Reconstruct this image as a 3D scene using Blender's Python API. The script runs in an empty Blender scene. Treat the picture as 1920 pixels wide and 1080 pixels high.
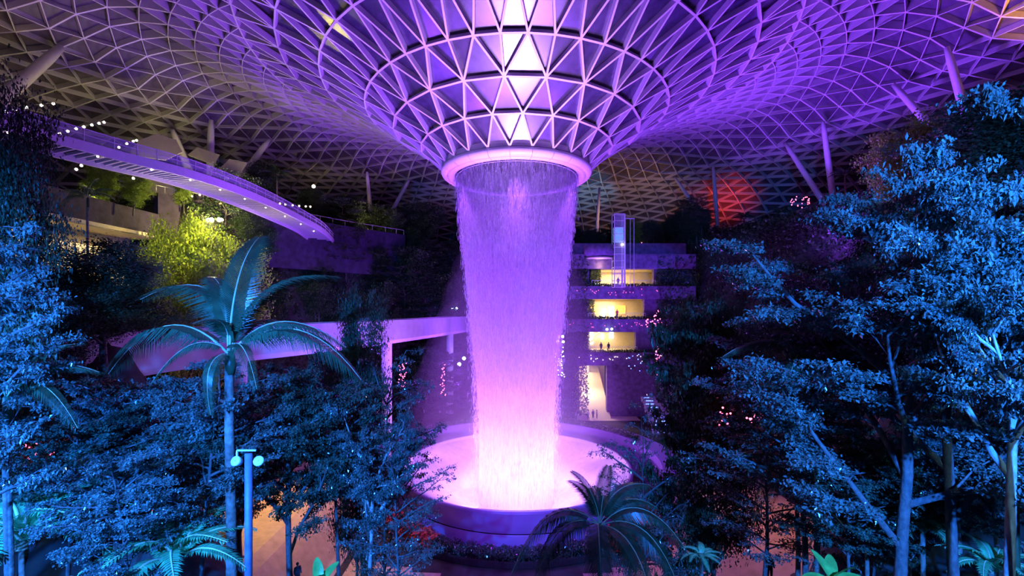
import bpy, bmesh, math, random
import numpy as np
from mathutils import Vector, Matrix

# ------------------------------------------------------------------ camera, world, exposure
sc = bpy.context.scene
C = sc.collection
F = 854.0            # focal length in pixels of the 1920 wide photograph
CAMZ = 27.0
cam = bpy.data.cameras.new('camera')
cam.sensor_width = 36.0
cam.lens = 36.0 * F / 1920.0
cam.shift_y = 38.0 / 1920.0
cam.clip_end = 600
co = bpy.data.objects.new('camera', cam)
co.location = (0, 0, CAMZ)
co.rotation_euler = (math.pi / 2, 0, 0)
C.objects.link(co)
sc.camera = co
w = bpy.data.worlds.new('night')
w.use_nodes = True
w.node_tree.nodes['Background'].inputs[0].default_value = (0.012, 0.006, 0.05, 1)
w.node_tree.nodes['Background'].inputs[1].default_value = 0.35
sc.world = w
sc.view_settings.view_transform = 'Standard'
sc.view_settings.look = 'None'
sc.view_settings.exposure = 0.0
sc.view_settings.gamma = 1.0
sc.view_settings.use_curve_mapping = False
sc.cycles.use_denoising = True
sc.cycles.max_bounces = 6
sc.cycles.diffuse_bounces = 2
sc.cycles.glossy_bounces = 2
sc.cycles.transmission_bounces = 3
sc.cycles.transparent_max_bounces = 10
sc.cycles.volume_bounces = 0
sc.cycles.sample_clamp_indirect = 4.0
sc.cycles.caustics_reflective = False
sc.cycles.caustics_refractive = False

CX, CY = 0.62, 64.2           # axis of the waterfall


def P(px, py, d):
    """world point of photo pixel at depth d"""
    return Vector(((px - 960) / F * d, d, CAMZ - (py - 578) / F * d))


def lamp(name, kind, loc, color, power, target=None, size=1.0, angle=60, blend=0.6):
    l = bpy.data.lights.new(name, kind)
    l.color = color
    l.energy = power
    if kind == 'SPOT':
        l.spot_size = math.radians(angle)
        l.spot_blend = blend
        l.shadow_soft_size = size
    elif kind == 'POINT':
        l.shadow_soft_size = size
    elif kind == 'AREA':
        l.shape = 'DISK'
        l.size = size
    o = bpy.data.objects.new(name, l)
    o.location = loc
    if target is not None:
        o.rotation_euler = (Vector(target) - Vector(loc)).to_track_quat('-Z', 'Y').to_euler()
    C.objects.link(o)
    return o


VIO = (0.21, 0.04, 1.0)
MAG = (0.44, 0.10, 1.0)
BLU = (0.015, 0.17, 1.0)
CYA = (0.04, 0.42, 1.0)
WRM = (1.0, 0.72, 0.38)
# spots round the pool rim: up to the glass funnel and onto the column of water
for k in range(8):
    a = math.radians(22.5 + 45 * k)
    x, y = CX + 18.5 * math.cos(a), CY + 18.5 * math.sin(a)
    lamp('pool_spot', 'SPOT', (x, y, 7.5), VIO, 62000,
         (CX + 26 * math.cos(a), CY + 26 * math.sin(a), 55), 2.6, 100, 0.9)
    lamp('fall_spot', 'SPOT', (x, y, 6.5), MAG, 26000, (CX, CY, 28), 1.2, 66, 0.9)
for a_ in (-90, -62, -118):  # added unseen front spots; the strong one makes the streak on the panes
    a = math.radians(a_)
    lamp('front_fill', 'SPOT', (CX + 24 * math.cos(a), CY + 24 * math.sin(a), 3), (.62, .34, 1.0), 210000 if a_ == -90 else 16000,
         (CX + 15 * math.cos(a), CY + 15 * math.sin(a), 50), 4.2 if a_ == -90 else 2, 34 if a_ == -90 else 40, 1)
for k in range(6):  # added spots over the water, brightening the foot of the fall
    a = math.radians(60 * k)
    lamp('basin_fill', 'SPOT', (CX + 13 * math.cos(a), CY + 13 * math.sin(a), 6.2), (.60, .24, 1.0), 20000, (CX, CY, 7), .8, 120, .9)
# spots under the roof ring, shining down on the water and the basin
for k in range(6):
    a = math.radians(60 * k + 30)
    lamp('oculus_spot', 'SPOT', (CX + 9.6 * math.cos(a), CY + 9.6 * math.sin(a), 44.6), MAG, 9000,
         (CX + 8 * math.cos(a), CY + 8 * math.sin(a), 5), 0.3, 70, 0.9)
# unseen violet spots below the roof, put there to light the canopy
lamp('canopy_spot', 'SPOT', (36, 64, 30), VIO, 80000, (44, 58, 62), 2, 120, 1)
lamp('canopy_spot', 'SPOT', (26, 92, 36), VIO, 40000, (30, 96, 60), 2, 140, 1)
lamp('canopy_spot', 'SPOT', (-20, 50, 30), VIO, 15000, (-24, 44, 62), 2, 110, 1)
# warm light over the left of the roof and the upper park
lamp('warm_roof', 'SPOT', (-44, 72, 44), (1, .58, .36), 1500, (-44, 80, 62), 1.5, 150, 1)
lamp('warm_roof', 'SPOT', (-52, 45, 42), (1, .56, .36), 1300, (-50, 40, 62), 1.5, 150, 1)
lamp('warm_roof', 'SPOT', (-20, 108, 46), (1, .60, .42), 1800, (-20, 112, 62), 1.5, 150, 1)
lamp('gold_roof', 'SPOT', (56, 46, 48), (1, .40, .04), 26000, (58, 40, 62), 1.0, 120, 1)
lamp('red_roof', 'SPOT', (44, 104, 45), (1, .05, .02), 26000, (47, 112, 58), .6, 110, .8)
lamp('cyan_roof', 'SPOT', (16, 106, 45), (.03, .5, 1), 5000, (18, 118, 58), .5, 60, .6)
lamp('cyan_roof', 'SPOT', (26, 100, 44), (1, .5, .2), 4000, (28, 118, 58), .8, 120, .8)
# blue garden floods on the near trees, with added pale fill
for (x, y, z, tx, ty, tz, c, p, an) in (
        (-8, -3, 30, -17, 22, 17, BLU, 150000, 74),
        (-20, 3, 26, -20, 24, 18, BLU, 80000, 100),
        (9, -3, 31, 19, 20, 23, BLU, 150000, 78),
        (19, -9, 29, 19, 20, 29, CYA, 34000, 110),
        (-9, -4, 32, -16, 22, 16, (.22, .6, 1), 9000, 70),  # added pale fill for white glints on the left leaves
        (11, -4, 32, 18, 20, 24, (.22, .6, 1), 9000, 74),  # the same added glint fill for the right trees
        (-15, 13, 13, -16, 23, 24, (.04, .75, .55), 12000, 100),
        (16, 12, 13, 18, 22, 24, (.04, .75, .55), 12000, 100),
        (-20, 14, 12, -20, 26, 24, BLU, 9000, 140)):
    lamp('garden_flood_fill', 'SPOT', (x, y, z), c, p, (tx, ty, tz), .25, an, .8)

# ------------------------------------------------------------------ materials
MATS = {}


def mat(name, col, rough=.6, metal=0, var=.25, scale=3.0, bump=0.0, emit=None, estr=0, trans=0, spec=.5, transl=0, alpha=1):
    if name in MATS:
        return MATS[name]
    m = bpy.data.materials.new(name)
    m.use_nodes = True
    nt = m.node_tree
    b = nt.nodes['Principled BSDF']
    b.inputs['Roughness'].default_value = rough
    b.inputs['Metallic'].default_value = metal
    b.inputs['Specular IOR Level'].default_value = spec
    tc = nt.nodes.new('ShaderNodeTexCoord')
    nz = nt.nodes.new('ShaderNodeTexNoise')
    nz.inputs['Scale'].default_value = scale
    nz.inputs['Detail'].default_value = 4
    nt.links.new(tc.outputs['Object'], nz.inputs['Vector'])
    cr = nt.nodes.new('ShaderNodeValToRGB')
    cr.color_ramp.elements[0].position = .3
    cr.color_ramp.elements[1].position = .7
    cr.color_ramp.elements[0].color = (*[c * (1 - var) for c in col], 1)
    cr.color_ramp.elements[1].color = (*[min(1, c * (1 + var)) for c in col], 1)
    nt.links.new(nz.outputs['Fac'], cr.inputs['Fac'])
    nt.links.new(cr.outputs['Color'], b.inputs['Base Color'])
    if bump:
        bp = nt.nodes.new('ShaderNodeBump')
        bp.inputs['Strength'].default_value = bump
        bp.inputs['Distance'].default_value = .1
        nt.links.new(nz.outputs['Fac'], bp.inputs['Height'])
        nt.links.new(bp.outputs['Normal'], b.inputs['Normal'])
    if emit:
        b.inputs['Emission Color'].default_value = (*emit, 1)
        b.inputs['Emission Strength'].default_value = estr
    if trans:
        b.inputs['Transmission Weight'].default_value = trans
    b.inputs['Alpha'].default_value = alpha
    if transl:
        t = nt.nodes.new('ShaderNodeBsdfTranslucent')
        nt.links.new(cr.outputs['Color'], t.inputs['Color'])
        mx = nt.nodes.new('ShaderNodeMixShader')
        mx.inputs[0].default_value = transl
        out = nt.nodes['Material Output']
        nt.links.new(b.outputs[0], mx.inputs[1])
        nt.links.new(t.outputs[0], mx.inputs[2])
        nt.links.new(mx.outputs[0], out.inputs['Surface'])
    MATS[name] = m
    return m


M_STEEL = mat('white_painted_steel', (.72, .70, .68), .45, var=.05)
M_RING = mat('white_ring_panel', (.82, .80, .80), .4, var=.04)
M_PANE = mat('night_glass', (.05, .04, .08), .27, var=.35, scale=1.2, spec=1.0)
M_PANE2 = mat('frosted_night_glass', (.11, .09, .12), .4, var=.3, scale=1.2, spec=.6)
M_CONC = mat('pale_concrete', (.55, .52, .55), .8, var=.08, scale=.8, bump=.1)
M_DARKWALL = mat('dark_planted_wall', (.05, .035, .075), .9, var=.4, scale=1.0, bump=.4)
M_CREAM = mat('cream_plaster', (.75, .62, .42), .7, var=.06)
M_PAVE = mat('warm_paving', (.50, .38, .24), .7, var=.15, scale=1.3, bump=.1)
M_SOIL = mat('dark_soil', (.035, .035, .03), .95, var=.5, scale=.6, bump=.5)
M_BARK = mat('grey_bark', (.10, .09, .085), .8, var=.35, scale=6, bump=.5)
M_PALE = mat('pale_bark', (.34, .32, .30), .75, var=.4, scale=5, bump=.4)
M_PALMB = mat('ringed_palm_bark', (.16, .14, .11), .8, var=.4, scale=5, bump=.5)
M_LEAF = mat('glossy_leaf', (.05, .10, .065), .17, var=.6, scale=.9, spec=.9, transl=.22)
M_LEAFP = mat('pale_leaf', (.11, .155, .13), .16, var=.45, scale=1.3, spec=1.0, transl=.22)
M_LEAFD = mat('dark_leaf', (.045, .08, .035), .45, var=.5, scale=.9, spec=.5, transl=.15)
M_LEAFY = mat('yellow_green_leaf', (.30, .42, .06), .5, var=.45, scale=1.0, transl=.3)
M_PALM = mat('palm_leaf', (.03, .075, .035), .36, var=.4, scale=1.5, spec=.55, transl=.2)
M_RACH = mat('palm_midrib', (.42, .42, .26), .45, var=.15)
M_RED = mat('red_flower', (.55, .07, .04), .6, var=.4)
M_GLASS = mat('clear_glass', (.75, .8, .85), .08, trans=.0, alpha=.22, var=.03)
M_BLACK = mat('black_metal', (.03, .03, .035), .45, var=.1)
M_SAIL = mat('white_canvas', (.72, .66, .58), .8, var=.05, transl=.3)
M_WARM = mat('warm_bulb', (1, .8, .5), emit=(1, .72, .38), estr=14)
M_HOT = mat('flood_lens', (1, .9, .6), emit=(1, .78, .3), estr=120)
M_COOL = mat('cool_bulb', (.7, .9, 1), emit=(.45, .75, 1), estr=14)
M_PINK = mat('pink_bulb', (1, .2, .4), emit=(1, .12, .25), estr=7)
M_WHITEB = mat('white_bulb', (1, .9, .8), emit=(1, .85, .75), estr=10)
M_BLUEL = mat('blue_strip', (.2, .3, 1), emit=(.12, .22, 1), estr=5)

# ------------------------------------------------------------------ mesh helpers


def link(o):
    C.objects.link(o)
    return o


def npmesh(name, v, f, m, smooth=False):
    """v (n,3), f (k,3|4) arrays -> mesh"""
    v = np.asarray(v, dtype=np.float32)
    f = np.asarray(f, dtype=np.int32)
    me = bpy.data.meshes.new(name)
    me.vertices.add(len(v))
    me.vertices.foreach_set('co', v.ravel())
    k, s = f.shape
    me.loops.add(k * s)
    me.loops.foreach_set('vertex_index', f.ravel())
    me.polygons.add(k)
    me.polygons.foreach_set('loop_start', np.arange(0, k * s, s, dtype=np.int32))
    me.polygons.foreach_set('loop_total', np.full(k, s, dtype=np.int32))
    me.update(calc_edges=True)
    me.polygons.foreach_set('use_smooth', np.full(k, bool(smooth)))
    me.materials.append(m)
    return me


def obj(name, me, parent=None, kind=None):
    o = bpy.data.objects.new(name, me)
    if parent is not None:
        o.parent = parent
    if kind:
        o['kind'] = kind
    return link(o)


def thing(name, label, cat, loc=(0, 0, 0), rz=0, group=None):
    o = bpy.data.objects.new(name, None)
    o.empty_display_size = .3
    o.location = loc
    o.rotation_euler = (0, 0, rz)
    o['label'] = label
    o['category'] = cat
    if group:
        o['group'] = group
    return link(o)


def tag(o, label, cat, group=None, kind=None):
    o['label'] = label
    o['category'] = cat
    if group:
        o['group'] = group
    if kind:
        o['kind'] = kind
    return o


def dup(root, loc=None, rz=None, label=None, group=None, scale=None):
    r = root.copy()
    link(r)
    if loc is not None:
        r.location = loc
    if rz is not None:
        r.rotation_euler = (0, 0, rz)
    if label:
        r['label'] = label
    if group:
        r['group'] = group
    if scale is not None:
        r.scale = scale
    for ch in list(root.children):
        c = ch.copy()
        link(c)
        c.parent = r
        for g in ch.children:
            q = g.copy()
            link(q)
            q.parent = c
    return r


class MB:
    """collects quads"""

    def __init__(s):
        s.v = []
        s.f = []
        s.n = 0

    def add(s, v, f):
        v = np.asarray(v, float)
        f = np.asarray(f, int)
        s.v.append(v)
        s.f.append(f + s.n)
        s.n += len(v)
        return s

    BF = np.array([[0, 3, 2, 1], [4, 5, 6, 7], [0, 1, 5, 4], [1, 2, 6, 5], [2, 3, 7, 6], [3, 0, 4, 7]])

    def box(s, c, size, rz=0):
        x, y, z = [q / 2 for q in size]
        v = np.array([[-x, -y, -z], [x, -y, -z], [x, y, -z], [-x, y, -z], [-x, -y, z], [x, -y, z], [x, y, z], [-x, y, z]])
        if rz:
            cs, sn = math.cos(rz), math.sin(rz)
            v = v @ np.array([[cs, sn, 0], [-sn, cs, 0], [0, 0, 1]])
        return s.add(v + np.array(c), s.BF)

    def bar(s, a, b, wd, dp=None, up=(0, 0, 1)):
        a, b = Vector(a), Vector(b)
        d = (b - a).normalized()
        u = Vector(up)
        u = (u - d * u.dot(d))
        if u.length < 1e-4:
            u = Vector((1, 0, 0)) - d * d.x
        u.normalize()
        r = d.cross(u)
        dp = dp or wd
        v = []
        for p in (a, b):
            for (i, j) in ((-1, -1), (1, -1), (1, 1), (-1, 1)):
                v.append(p + r * (i * wd / 2) + u * (j * dp / 2))
        return s.add([tuple(q) for q in v], s.BF)

    def tube(s, pts, rad, n=8, cap=True):
        v, f = tube(pts, rad, n, cap)
        return s.add(v, f)

    def lathe(s, prof, n=32, a0=0, a1=2 * math.pi, c=(0, 0, 0)):
        full = abs(a1 - a0 - 2 * math.pi) < 1e-6
        k = n if full else n + 1
        ang = a0 + (a1 - a0) * np.arange(k) / n
        pr = np.array(prof)
        v = np.stack([np.outer(np.cos(ang), pr[:, 0]), np.outer(np.sin(ang), pr[:, 0]), np.tile(pr[:, 1], (k, 1))], -1)
        m = len(pr)
        f = []
        for i in range(n):
            j = (i + 1) % k
            for q in range(m - 1):
                f.append([i * m + q, j * m + q, j * m + q + 1, i * m + q + 1])
        return s.add(v.reshape(-1, 3) + np.array(c), f)

    def sphere(s, c, r, n=8, m=6, sc3=(1, 1, 1)):
        pr = [(max(1e-4, r * math.sin(math.pi * i / m)), -r * math.cos(math.pi * i / m)) for i in range(m + 1)]
        t = MB().lathe(pr, n)
        return s.add(np.concatenate(t.v) * np.array(sc3) + np.array(c), np.concatenate(t.f))

    def mesh(s, name, m, smooth=False):
        return npmesh(name, np.concatenate(s.v), np.concatenate(s.f), m, smooth)

    def obj(s, name, m, parent=None, smooth=False, kind=None):
        return obj(name, s.mesh(name, m, smooth), parent, kind)


def tube(pts, rad, n=6, cap=True):
    p = np.array([tuple(q) for q in pts], float)
    k = len(p)
    rad = np.full(k, rad) if np.isscalar(rad) else np.asarray(rad, float)
    t = np.gradient(p, axis=0)
    t /= np.linalg.norm(t, axis=1)[:, None] + 1e-9
    ref = np.array([0.0, 0, 1]) if abs(t[0, 2]) < .9 else np.array([1.0, 0, 0])
    a = np.cross(t, ref)
    a /= np.linalg.norm(a, axis=1)[:, None] + 1e-9
    b = np.cross(t, a)
    ang = 2 * math.pi * np.arange(n) / n
    v = p[:, None, :] + rad[:, None, None] * (np.cos(ang)[None, :, None] * a[:, None, :] + np.sin(ang)[None, :, None] * b[:, None, :])
    v = v.reshape(-1, 3)
    i = np.arange(k - 1)[:, None] * n
    j = np.arange(n)[None, :]
    j2 = (j + 1) % n
    f = np.stack([i + j, i + j2, i + n + j2, i + n + j], -1).reshape(-1, 4)
    if cap and n >= 4:
        e = (k - 1) * n
        ex = [[e, e + q, e + q + 1, e + q + 2] for q in range(1, n - 1, 2)] if n % 2 == 0 else []
        ex = [[e, e + q, e + q + 1, e + min(q + 2, n - 1)] for q in range(1, n - 2, 2)]
        st = [[0, min(q + 2, n - 1), q + 1, q] for q in range(1, n - 2, 2)]
        if ex:
            f = np.concatenate([f, ex, st])
    return v, f


# ------------------------------------------------------------------ terrain
def sstep(x, a, b):
    t = min(1, max(0, (x - a) / (b - a)))
    return t * t * (3 - 2 * t)


def ground(x, y):
    dx, dy = x - CX, y - CY
    r = math.hypot(dx, dy)
    base = 6.0
    # sunken court in front of the basin
    m = sstep(-dy, 4, 14) * (1 - sstep(abs(dx), 17, 23)) * (1 if y > 20 else 0)
    base = base - 5.2 * m
    base = .7 + (base - .7) * sstep(r, 20.2, 21.6)
    base = min(base, -3 + 3.7 * sstep(r, 15.2, 16.4)) if r < 16.4 else base
    hill = 36 * sstep(r, 35, 48)
    if x < -30 and y < 66:          # the slope steps back below the left parapet
        hill = 22.5 * sstep(-x, 36, 50) + 11 * sstep(-x, 54.6, 56)
    if 7 < x < 34 and y > 86:       # the terrace building stands here
        hill = 0 if y < 112 else 36
    hb = base + hill
    fr = 24.3 - .62 * y
    wgt = 1 - sstep(y, 20, 36)
    return hb * (1 - wgt) + fr * wgt


NX, NY = 121, 101
gx = np.linspace(-96, 96, NX)
gy = np.linspace(-14, 150, NY)
gv = np.array([[x, y, ground(x, y)] for y in gy for x in gx])
i = np.arange(NY - 1)[:, None] * NX
j = np.arange(NX - 1)[None, :]
gf = np.stack([i + j, i + j + 1, i + NX + j + 1, i + NX + j], -1).reshape(-1, 4)
terrain = obj('ground', npmesh('ground', gv, gf, M_SOIL, True), kind='structure')


def slab_on_ground(name, poly, m, dz=.06, step=1.0):
    """paving that follows the ground inside a polygon"""
    xs = [p[0] for p in poly]
    ys = [p[1] for p in poly]

    def inside(x, y):
        c = False
        n = len(poly)
        for k in range(n):
            x1, y1 = poly[k]
            x2, y2 = poly[(k + 1) % n]
            if (y1 > y) != (y2 > y) and x < (x2 - x1) * (y - y1) / (y2 - y1) + x1:
                c = not c
        return c
    mb = MB()
    x = min(xs)
    idx = {}
    v = []
    f = []

    def vi(i, j):
        if (i, j) not in idx:
            X, Y = min(xs) + i * step, min(ys) + j * step
            idx[(i, j)] = len(v)
            v.append((X, Y, ground(X, Y) + dz))
        return idx[(i, j)]
    for i in range(int((max(xs) - min(xs)) / step)):
        for j in range(int((max(ys) - min(ys)) / step)):
            if inside(min(xs) + (i + .5) * step, min(ys) + (j + .5) * step):
                f.append([vi(i, j), vi(i + 1, j), vi(i + 1, j + 1), vi(i, j + 1)])
    return obj(name, npmesh(name, v, f, m), kind='structure')


slab_on_ground('plaza_paving', [(-30, 34), (-17.5, 34), (-17, 50), (-19, 58), (-21, 66), (-30, 66)], M_PAVE, .12)
slab_on_ground('plaza_paving', [(17, 33), (30, 33), (30, 66), (21, 66), (19, 56), (17, 48)], M_PAVE, .12)
slab_on_ground('court_paving', [(-17, 38), (17, 38), (21, 50), (14, 47), (6, 44), (0, 43), (-6, 44), (-14, 47), (-20, 50)], M_PAVE, .1)
slab_on_ground('back_path', [(7, 84.5), (24, 84.5), (24, 92), (20, 111), (11, 111), (11, 92)], M_CREAM, .12)

# ------------------------------------------------------------------ roof
PROF = [(10.3, 19.2), (13.25, 21.8), (16.9, 24.1), (20.4, 26.5), (25.7, 29.3), (30.3, 31.5), (34.5, 33.1), (38.5, 34.3),
        (42.5, 35.1), (46.5, 35.3), (50, 34.4), (52.5, 33.0), (54.5, 31.2), (57, 30.7), (61, 29.8), (66, 28.0), (70, 26.0), (75, 22.5),
        (80, 18.2), (84, 14), (86.5, 11)]
PR = np.array(PROF)


def prof_z(r):
    return CAMZ + float(np.interp(r, PR[:, 0], PR[:, 1]))


def RP(r, a):
    """roof point: a = degrees, 0 = towards the camera, growing towards +x"""
    t = math.radians(a)
    return Vector((CX + r * math.sin(t), CY - r * math.cos(t), prof_z(r)))


def RN(r, a):
    s = (prof_z(r + .8) - prof_z(max(10.3, r - .8))) / (r + .8 - max(10.3, r - .8))
    t = math.radians(a)
    n = Vector((-s * math.sin(t), s * math.cos(t), 1))
    return n.normalized()


# rows beyond the sixth are evenly spaced along the profile
seg = [0]
for k in range(1, len(PR)):
    seg.append(seg[-1] + math.hypot(PR[k, 0] - PR[k - 1, 0], PR[k, 1] - PR[k - 1, 1]))
s0 = float(np.interp(34.5, PR[:, 0], seg))
STEP = 1.62
OUTR = [float(np.interp(s0 + STEP * k, seg, PR[:, 0])) for k in range(int((seg[-1] - s0) / STEP) + 1)]
A0 = -4.9
edges = []    # (ra, aa, rb, ab, width, depth)
tris = []
R = [PROF[k][0] for k in range(7)]


def ring_nodes(k):
    if k <= 2:
        n, off = 24, (0 if k % 2 == 0 else 7.5)
    elif k <= 5:
        n, off = 48, (0, 3.75, 0)[k - 3]
    else:
        n, off = 96, 0
    return [A0 + off + 360.0 / n * q for q in range(n)], 360.0 / n


for k in range(6):
    n0, d0 = ring_nodes(k)
    n1, d1 = ring_nodes(k + 1)
    w_, dp = .21, .68
    for a in n0:
        edges.append((R[k], a, R[k], a + d0, w_, dp))
        if abs(d0 - d1) < 1e-6:
            h = d0 / 2
            edges += [(R[k], a, R[k + 1], a - h, w_, dp), (R[k], a, R[k + 1], a + h, w_, dp)]
            tris += [((R[k], a), (R[k + 1], a + h), (R[k + 1], a - h)), ((R[k], a), (R[k], a + d0), (R[k + 1], a + h))]
        else:
            edges += [(R[k], a, R[k + 1], a - d1, w_, dp), (R[k], a, R[k + 1], a, w_, dp), (R[k], a, R[k + 1], a + d1, w_, dp)]
            tris += [((R[k], a), (R[k + 1], a), (R[k + 1], a - d1)), ((R[k], a), (R[k + 1], a + d1), (R[k + 1], a)),
                     ((R[k], a), (R[k], a + d0), (R[k + 1], a + d1))]
n6, d6 = ring_nodes(6)
ribs = []
for q in range(96):
    rows = [0] + [k for k in range(1, len(OUTR)) if k % 2 == q % 2]
    ribs.append(rows)
for q in range(96):
    a, b = n6[q], n6[q] + d6
    ra, rb = ribs[q], ribs[(q + 1) % 96]
    edges.append((OUTR[0], a, OUTR[0], b, .2, .6))
    for u, v in zip(ra, ra[1:]):
        edges.append((OUTR[u], a, OUTR[v], a, .21, 1.1 if OUTR[u] < 50 else .7))
    ia = ib = 0
    while ia < len(ra) - 1 or ib < len(rb) - 1:
        if ib >= len(rb) - 1 or (ia < len(ra) - 1 and ra[ia + 1] <= rb[ib + 1]):
            tris.append(((OUTR[ra[ia]], a), (OUTR[rb[ib]], b), (OUTR[ra[ia + 1]], a)))
            ia += 1
        else:
            tris.append(((OUTR[ra[ia]], a), (OUTR[rb[ib]], b), (OUTR[rb[ib + 1]], b)))
            ib += 1
        if ia < len(ra) and ib < len(rb):
            edges.append((OUTR[ra[ia]], a, OUTR[rb[ib]], b, .09, 1.1 if OUTR[ra[ia]] < 50 else .7))


def scr(p):
    """photo pixel of a point, or None behind the camera"""
    if p[1] < 1:
        return None
    return (960 + F * p[0] / p[1], 578 - F * (p[2] - CAMZ) / p[1])


def in_frame(q, mrg=40):
    return q is not None and -mrg < q[0] < 1920 + mrg and -mrg < q[1] < 1080 + mrg


ceiling = bpy.data.objects.new('ceiling', None)
ceiling['kind'] = 'structure'
link(ceiling)
beams = []
for (ra, aa, rb, ab, wd, dp) in edges:
    A, B = RP(ra, aa), RP(rb, ab)
    if A.y < -9 and B.y < -9:
        continue
    Na, Nb = RN(ra, aa), RN(rb, ab)
    d = (B - A).normalized()
    r_ = d.cross((Na + Nb).normalized()).normalized()
    v = []
    for p, n in ((A, Na), (B, Nb)):
        for (i_, j_) in ((-1, 0), (1, 0), (1, 1), (-1, 1)):
            v.append(tuple(p + r_ * (i_ * wd / 2) + n * (j_ * dp)))
    qa, qb = scr(A), scr(B)
    size = 0
    if in_frame(qa, 20) and in_frame(qb, 20):
        size = math.hypot(qa[0] - qb[0], qa[1] - qb[1])
    beams.append((size, v))
beams.sort(key=lambda t: -t[0])
for s_, v in beams[:300]:
    c0 = np.mean(v, 0)
    o = obj('beam', npmesh('beam', np.array(v) - c0, MB.BF, M_STEEL), ceiling)
    o.location = c0
mb = MB()
for s_, v in beams[300:]:
    mb.add(v, MB.BF)
mb.obj('lattice', M_STEEL, ceiling, kind='stuff')

panes = []
for t in tris:
    pts = [RP(*q) for q in t]
    if all(p.y < -9 for p in pts):
        continue
    ns = [RN(*q) for q in t]
    cen = sum(pts, Vector()) / 3
    far = max(q[0] for q in t) > 32
    off = .62 if not far else 1.04 if max(q[0] for q in t) < 50 else .66
    o_ = [p + (cen - p).normalized() * .14 + n * off for p, n in zip(pts, ns)]
    u_ = [p + n * .05 for p, n in zip(o_, ns)]
    q = [scr(p) for p in pts]
    size = 0
    if all(in_frame(k, 10) for k in q):
        size = abs((q[1][0] - q[0][0]) * (q[2][1] - q[0][1]) - (q[2][0] - q[0][0]) * (q[1][1] - q[0][1]))
    panes.append((size, [tuple(p) for p in o_ + u_], far))
panes.sort(key=lambda t: -t[0])
TF3 = np.array([[0, 2, 1], [3, 4, 5], [0, 1, 4], [0, 4, 3], [1, 2, 5], [1, 5, 4], [2, 0, 3], [2, 3, 5]])
for s_, v, far in panes[:300]:
    c0 = np.mean(v, 0)
    o = obj('pane', npmesh('pane', np.array(v) - c0, TF3, M_PANE if not far else M_PANE2), ceiling)
    o.location = c0
for far, m_ in ((False, M_PANE), (True, M_PANE2)):
    mb = MB()
    for s_, v, fr_ in panes[300:]:
        if fr_ == far:
            mb.add(v, TF3)
    if mb.n:
        mb.obj('glazing', m_, ceiling, kind='stuff')

# ring of the oculus
ring = thing('oculus_ring', 'white panelled ring at the foot of the glass funnel, water falling through it', 'ring', (CX, CY, CAMZ + 18.1))
for k in range(24):
    a0 = math.radians(-90 + A0 + 15 * k + .12)
    a1 = a0 + math.radians(15 - .24)
    MB().lathe([(10.15, 1.2), (10.42, .95), (10.5, .65), (10.35, .35), (10.0, .12), (9.62, .03), (9.62, .6), (10.1, 1.2)], 4, a0, a1).obj('rim_panel', M_RING, ring, True)
for k in range(24):
    a0 = math.radians(-90 + A0 + 15 * k + .1)
    a1 = a0 + math.radians(15 - .2)
    MB().lathe([(9.55, .5), (9.55, .06), (9.2, -.02), (8.75, .02), (8.6, .15), (8.6, .7), (9.55, .7)], 4, a0, a1).obj('lip_panel', M_RING, ring, True)
MB().lathe([(8.75, .5), (8.75, 3.4), (10.2, 3.4), (10.2, 1.1)], 72).obj('drum', M_RING, ring, True)
MB().lathe([(8.36, -.05), (8.44, -.05), (8.44, .02), (8.36, .02), (8.36, -.05)], 72).obj('trough_edge', M_RING, ring, True)

# ------------------------------------------------------------------ waterfall
m = bpy.data.materials.new('falling_water')
m.use_nodes = True
nt = m.node_tree
nt.nodes.clear()
out = nt.nodes.new('ShaderNodeOutputMaterial')
tc = nt.nodes.new('ShaderNodeTexCoord')
mp = nt.nodes.new('ShaderNodeMapping')
mp.inputs['Scale'].default_value = (2.6, 2.6, .16)
nz = nt.nodes.new('ShaderNodeTexNoise')
nz.inputs['Scale'].default_value = 1.6
nz.inputs['Detail'].default_value = 8
nz.inputs['Roughness'].default_value = .75
nt.links.new(tc.outputs['Object'], mp.inputs[0])
nt.links.new(mp.outputs[0], nz.inputs['Vector'])
sx = nt.nodes.new('ShaderNodeSeparateXYZ')
nt.links.new(tc.outputs['Object'], sx.inputs[0])
mr = nt.nodes.new('ShaderNodeMapRange')     # the fall thickens towards its foot
mr.inputs['From Min'].default_value = 40
mr.inputs['From Max'].default_value = 0
mr.inputs['To Min'].default_value = -.02
mr.inputs['To Max'].default_value = .30
nt.links.new(sx.outputs['Z'], mr.inputs['Value'])
ad = nt.nodes.new('ShaderNodeMath')
ad.operation = 'ADD'
nt.links.new(nz.outputs['Fac'], ad.inputs[0])
nt.links.new(mr.outputs[0], ad.inputs[1])
cr = nt.nodes.new('ShaderNodeValToRGB')
cr.color_ramp.elements[0].position = .34
cr.color_ramp.elements[0].color = (0, 0, 0, 1)
cr.color_ramp.elements[1].position = .78
cr.color_ramp.elements[1].color = (.82, .82, .82, 1)
nt.links.new(ad.outputs[0], cr.inputs[0])
df = nt.nodes.new('ShaderNodeBsdfDiffuse')
df.inputs[0].default_value = (.85, .85, .9, 1)
tl = nt.nodes.new('ShaderNodeBsdfTranslucent')
tl.inputs[0].default_value = (.85, .85, .9, 1)
m1 = nt.nodes.new('ShaderNodeMixShader')
m1.inputs[0].default_value = .45
nt.links.new(df.outputs[0], m1.inputs[1])
nt.links.new(tl.outputs[0], m1.inputs[2])
tr = nt.nodes.new('ShaderNodeBsdfTransparent')
m2 = nt.nodes.new('ShaderNodeMixShader')
nt.links.new(cr.outputs[0], m2.inputs[0])
nt.links.new(tr.outputs[0], m2.inputs[1])
nt.links.new(m1.outputs[0], m2.inputs[2])
nt.links.new(m2.outputs[0], out.inputs[0])
M_WATER = m
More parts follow.
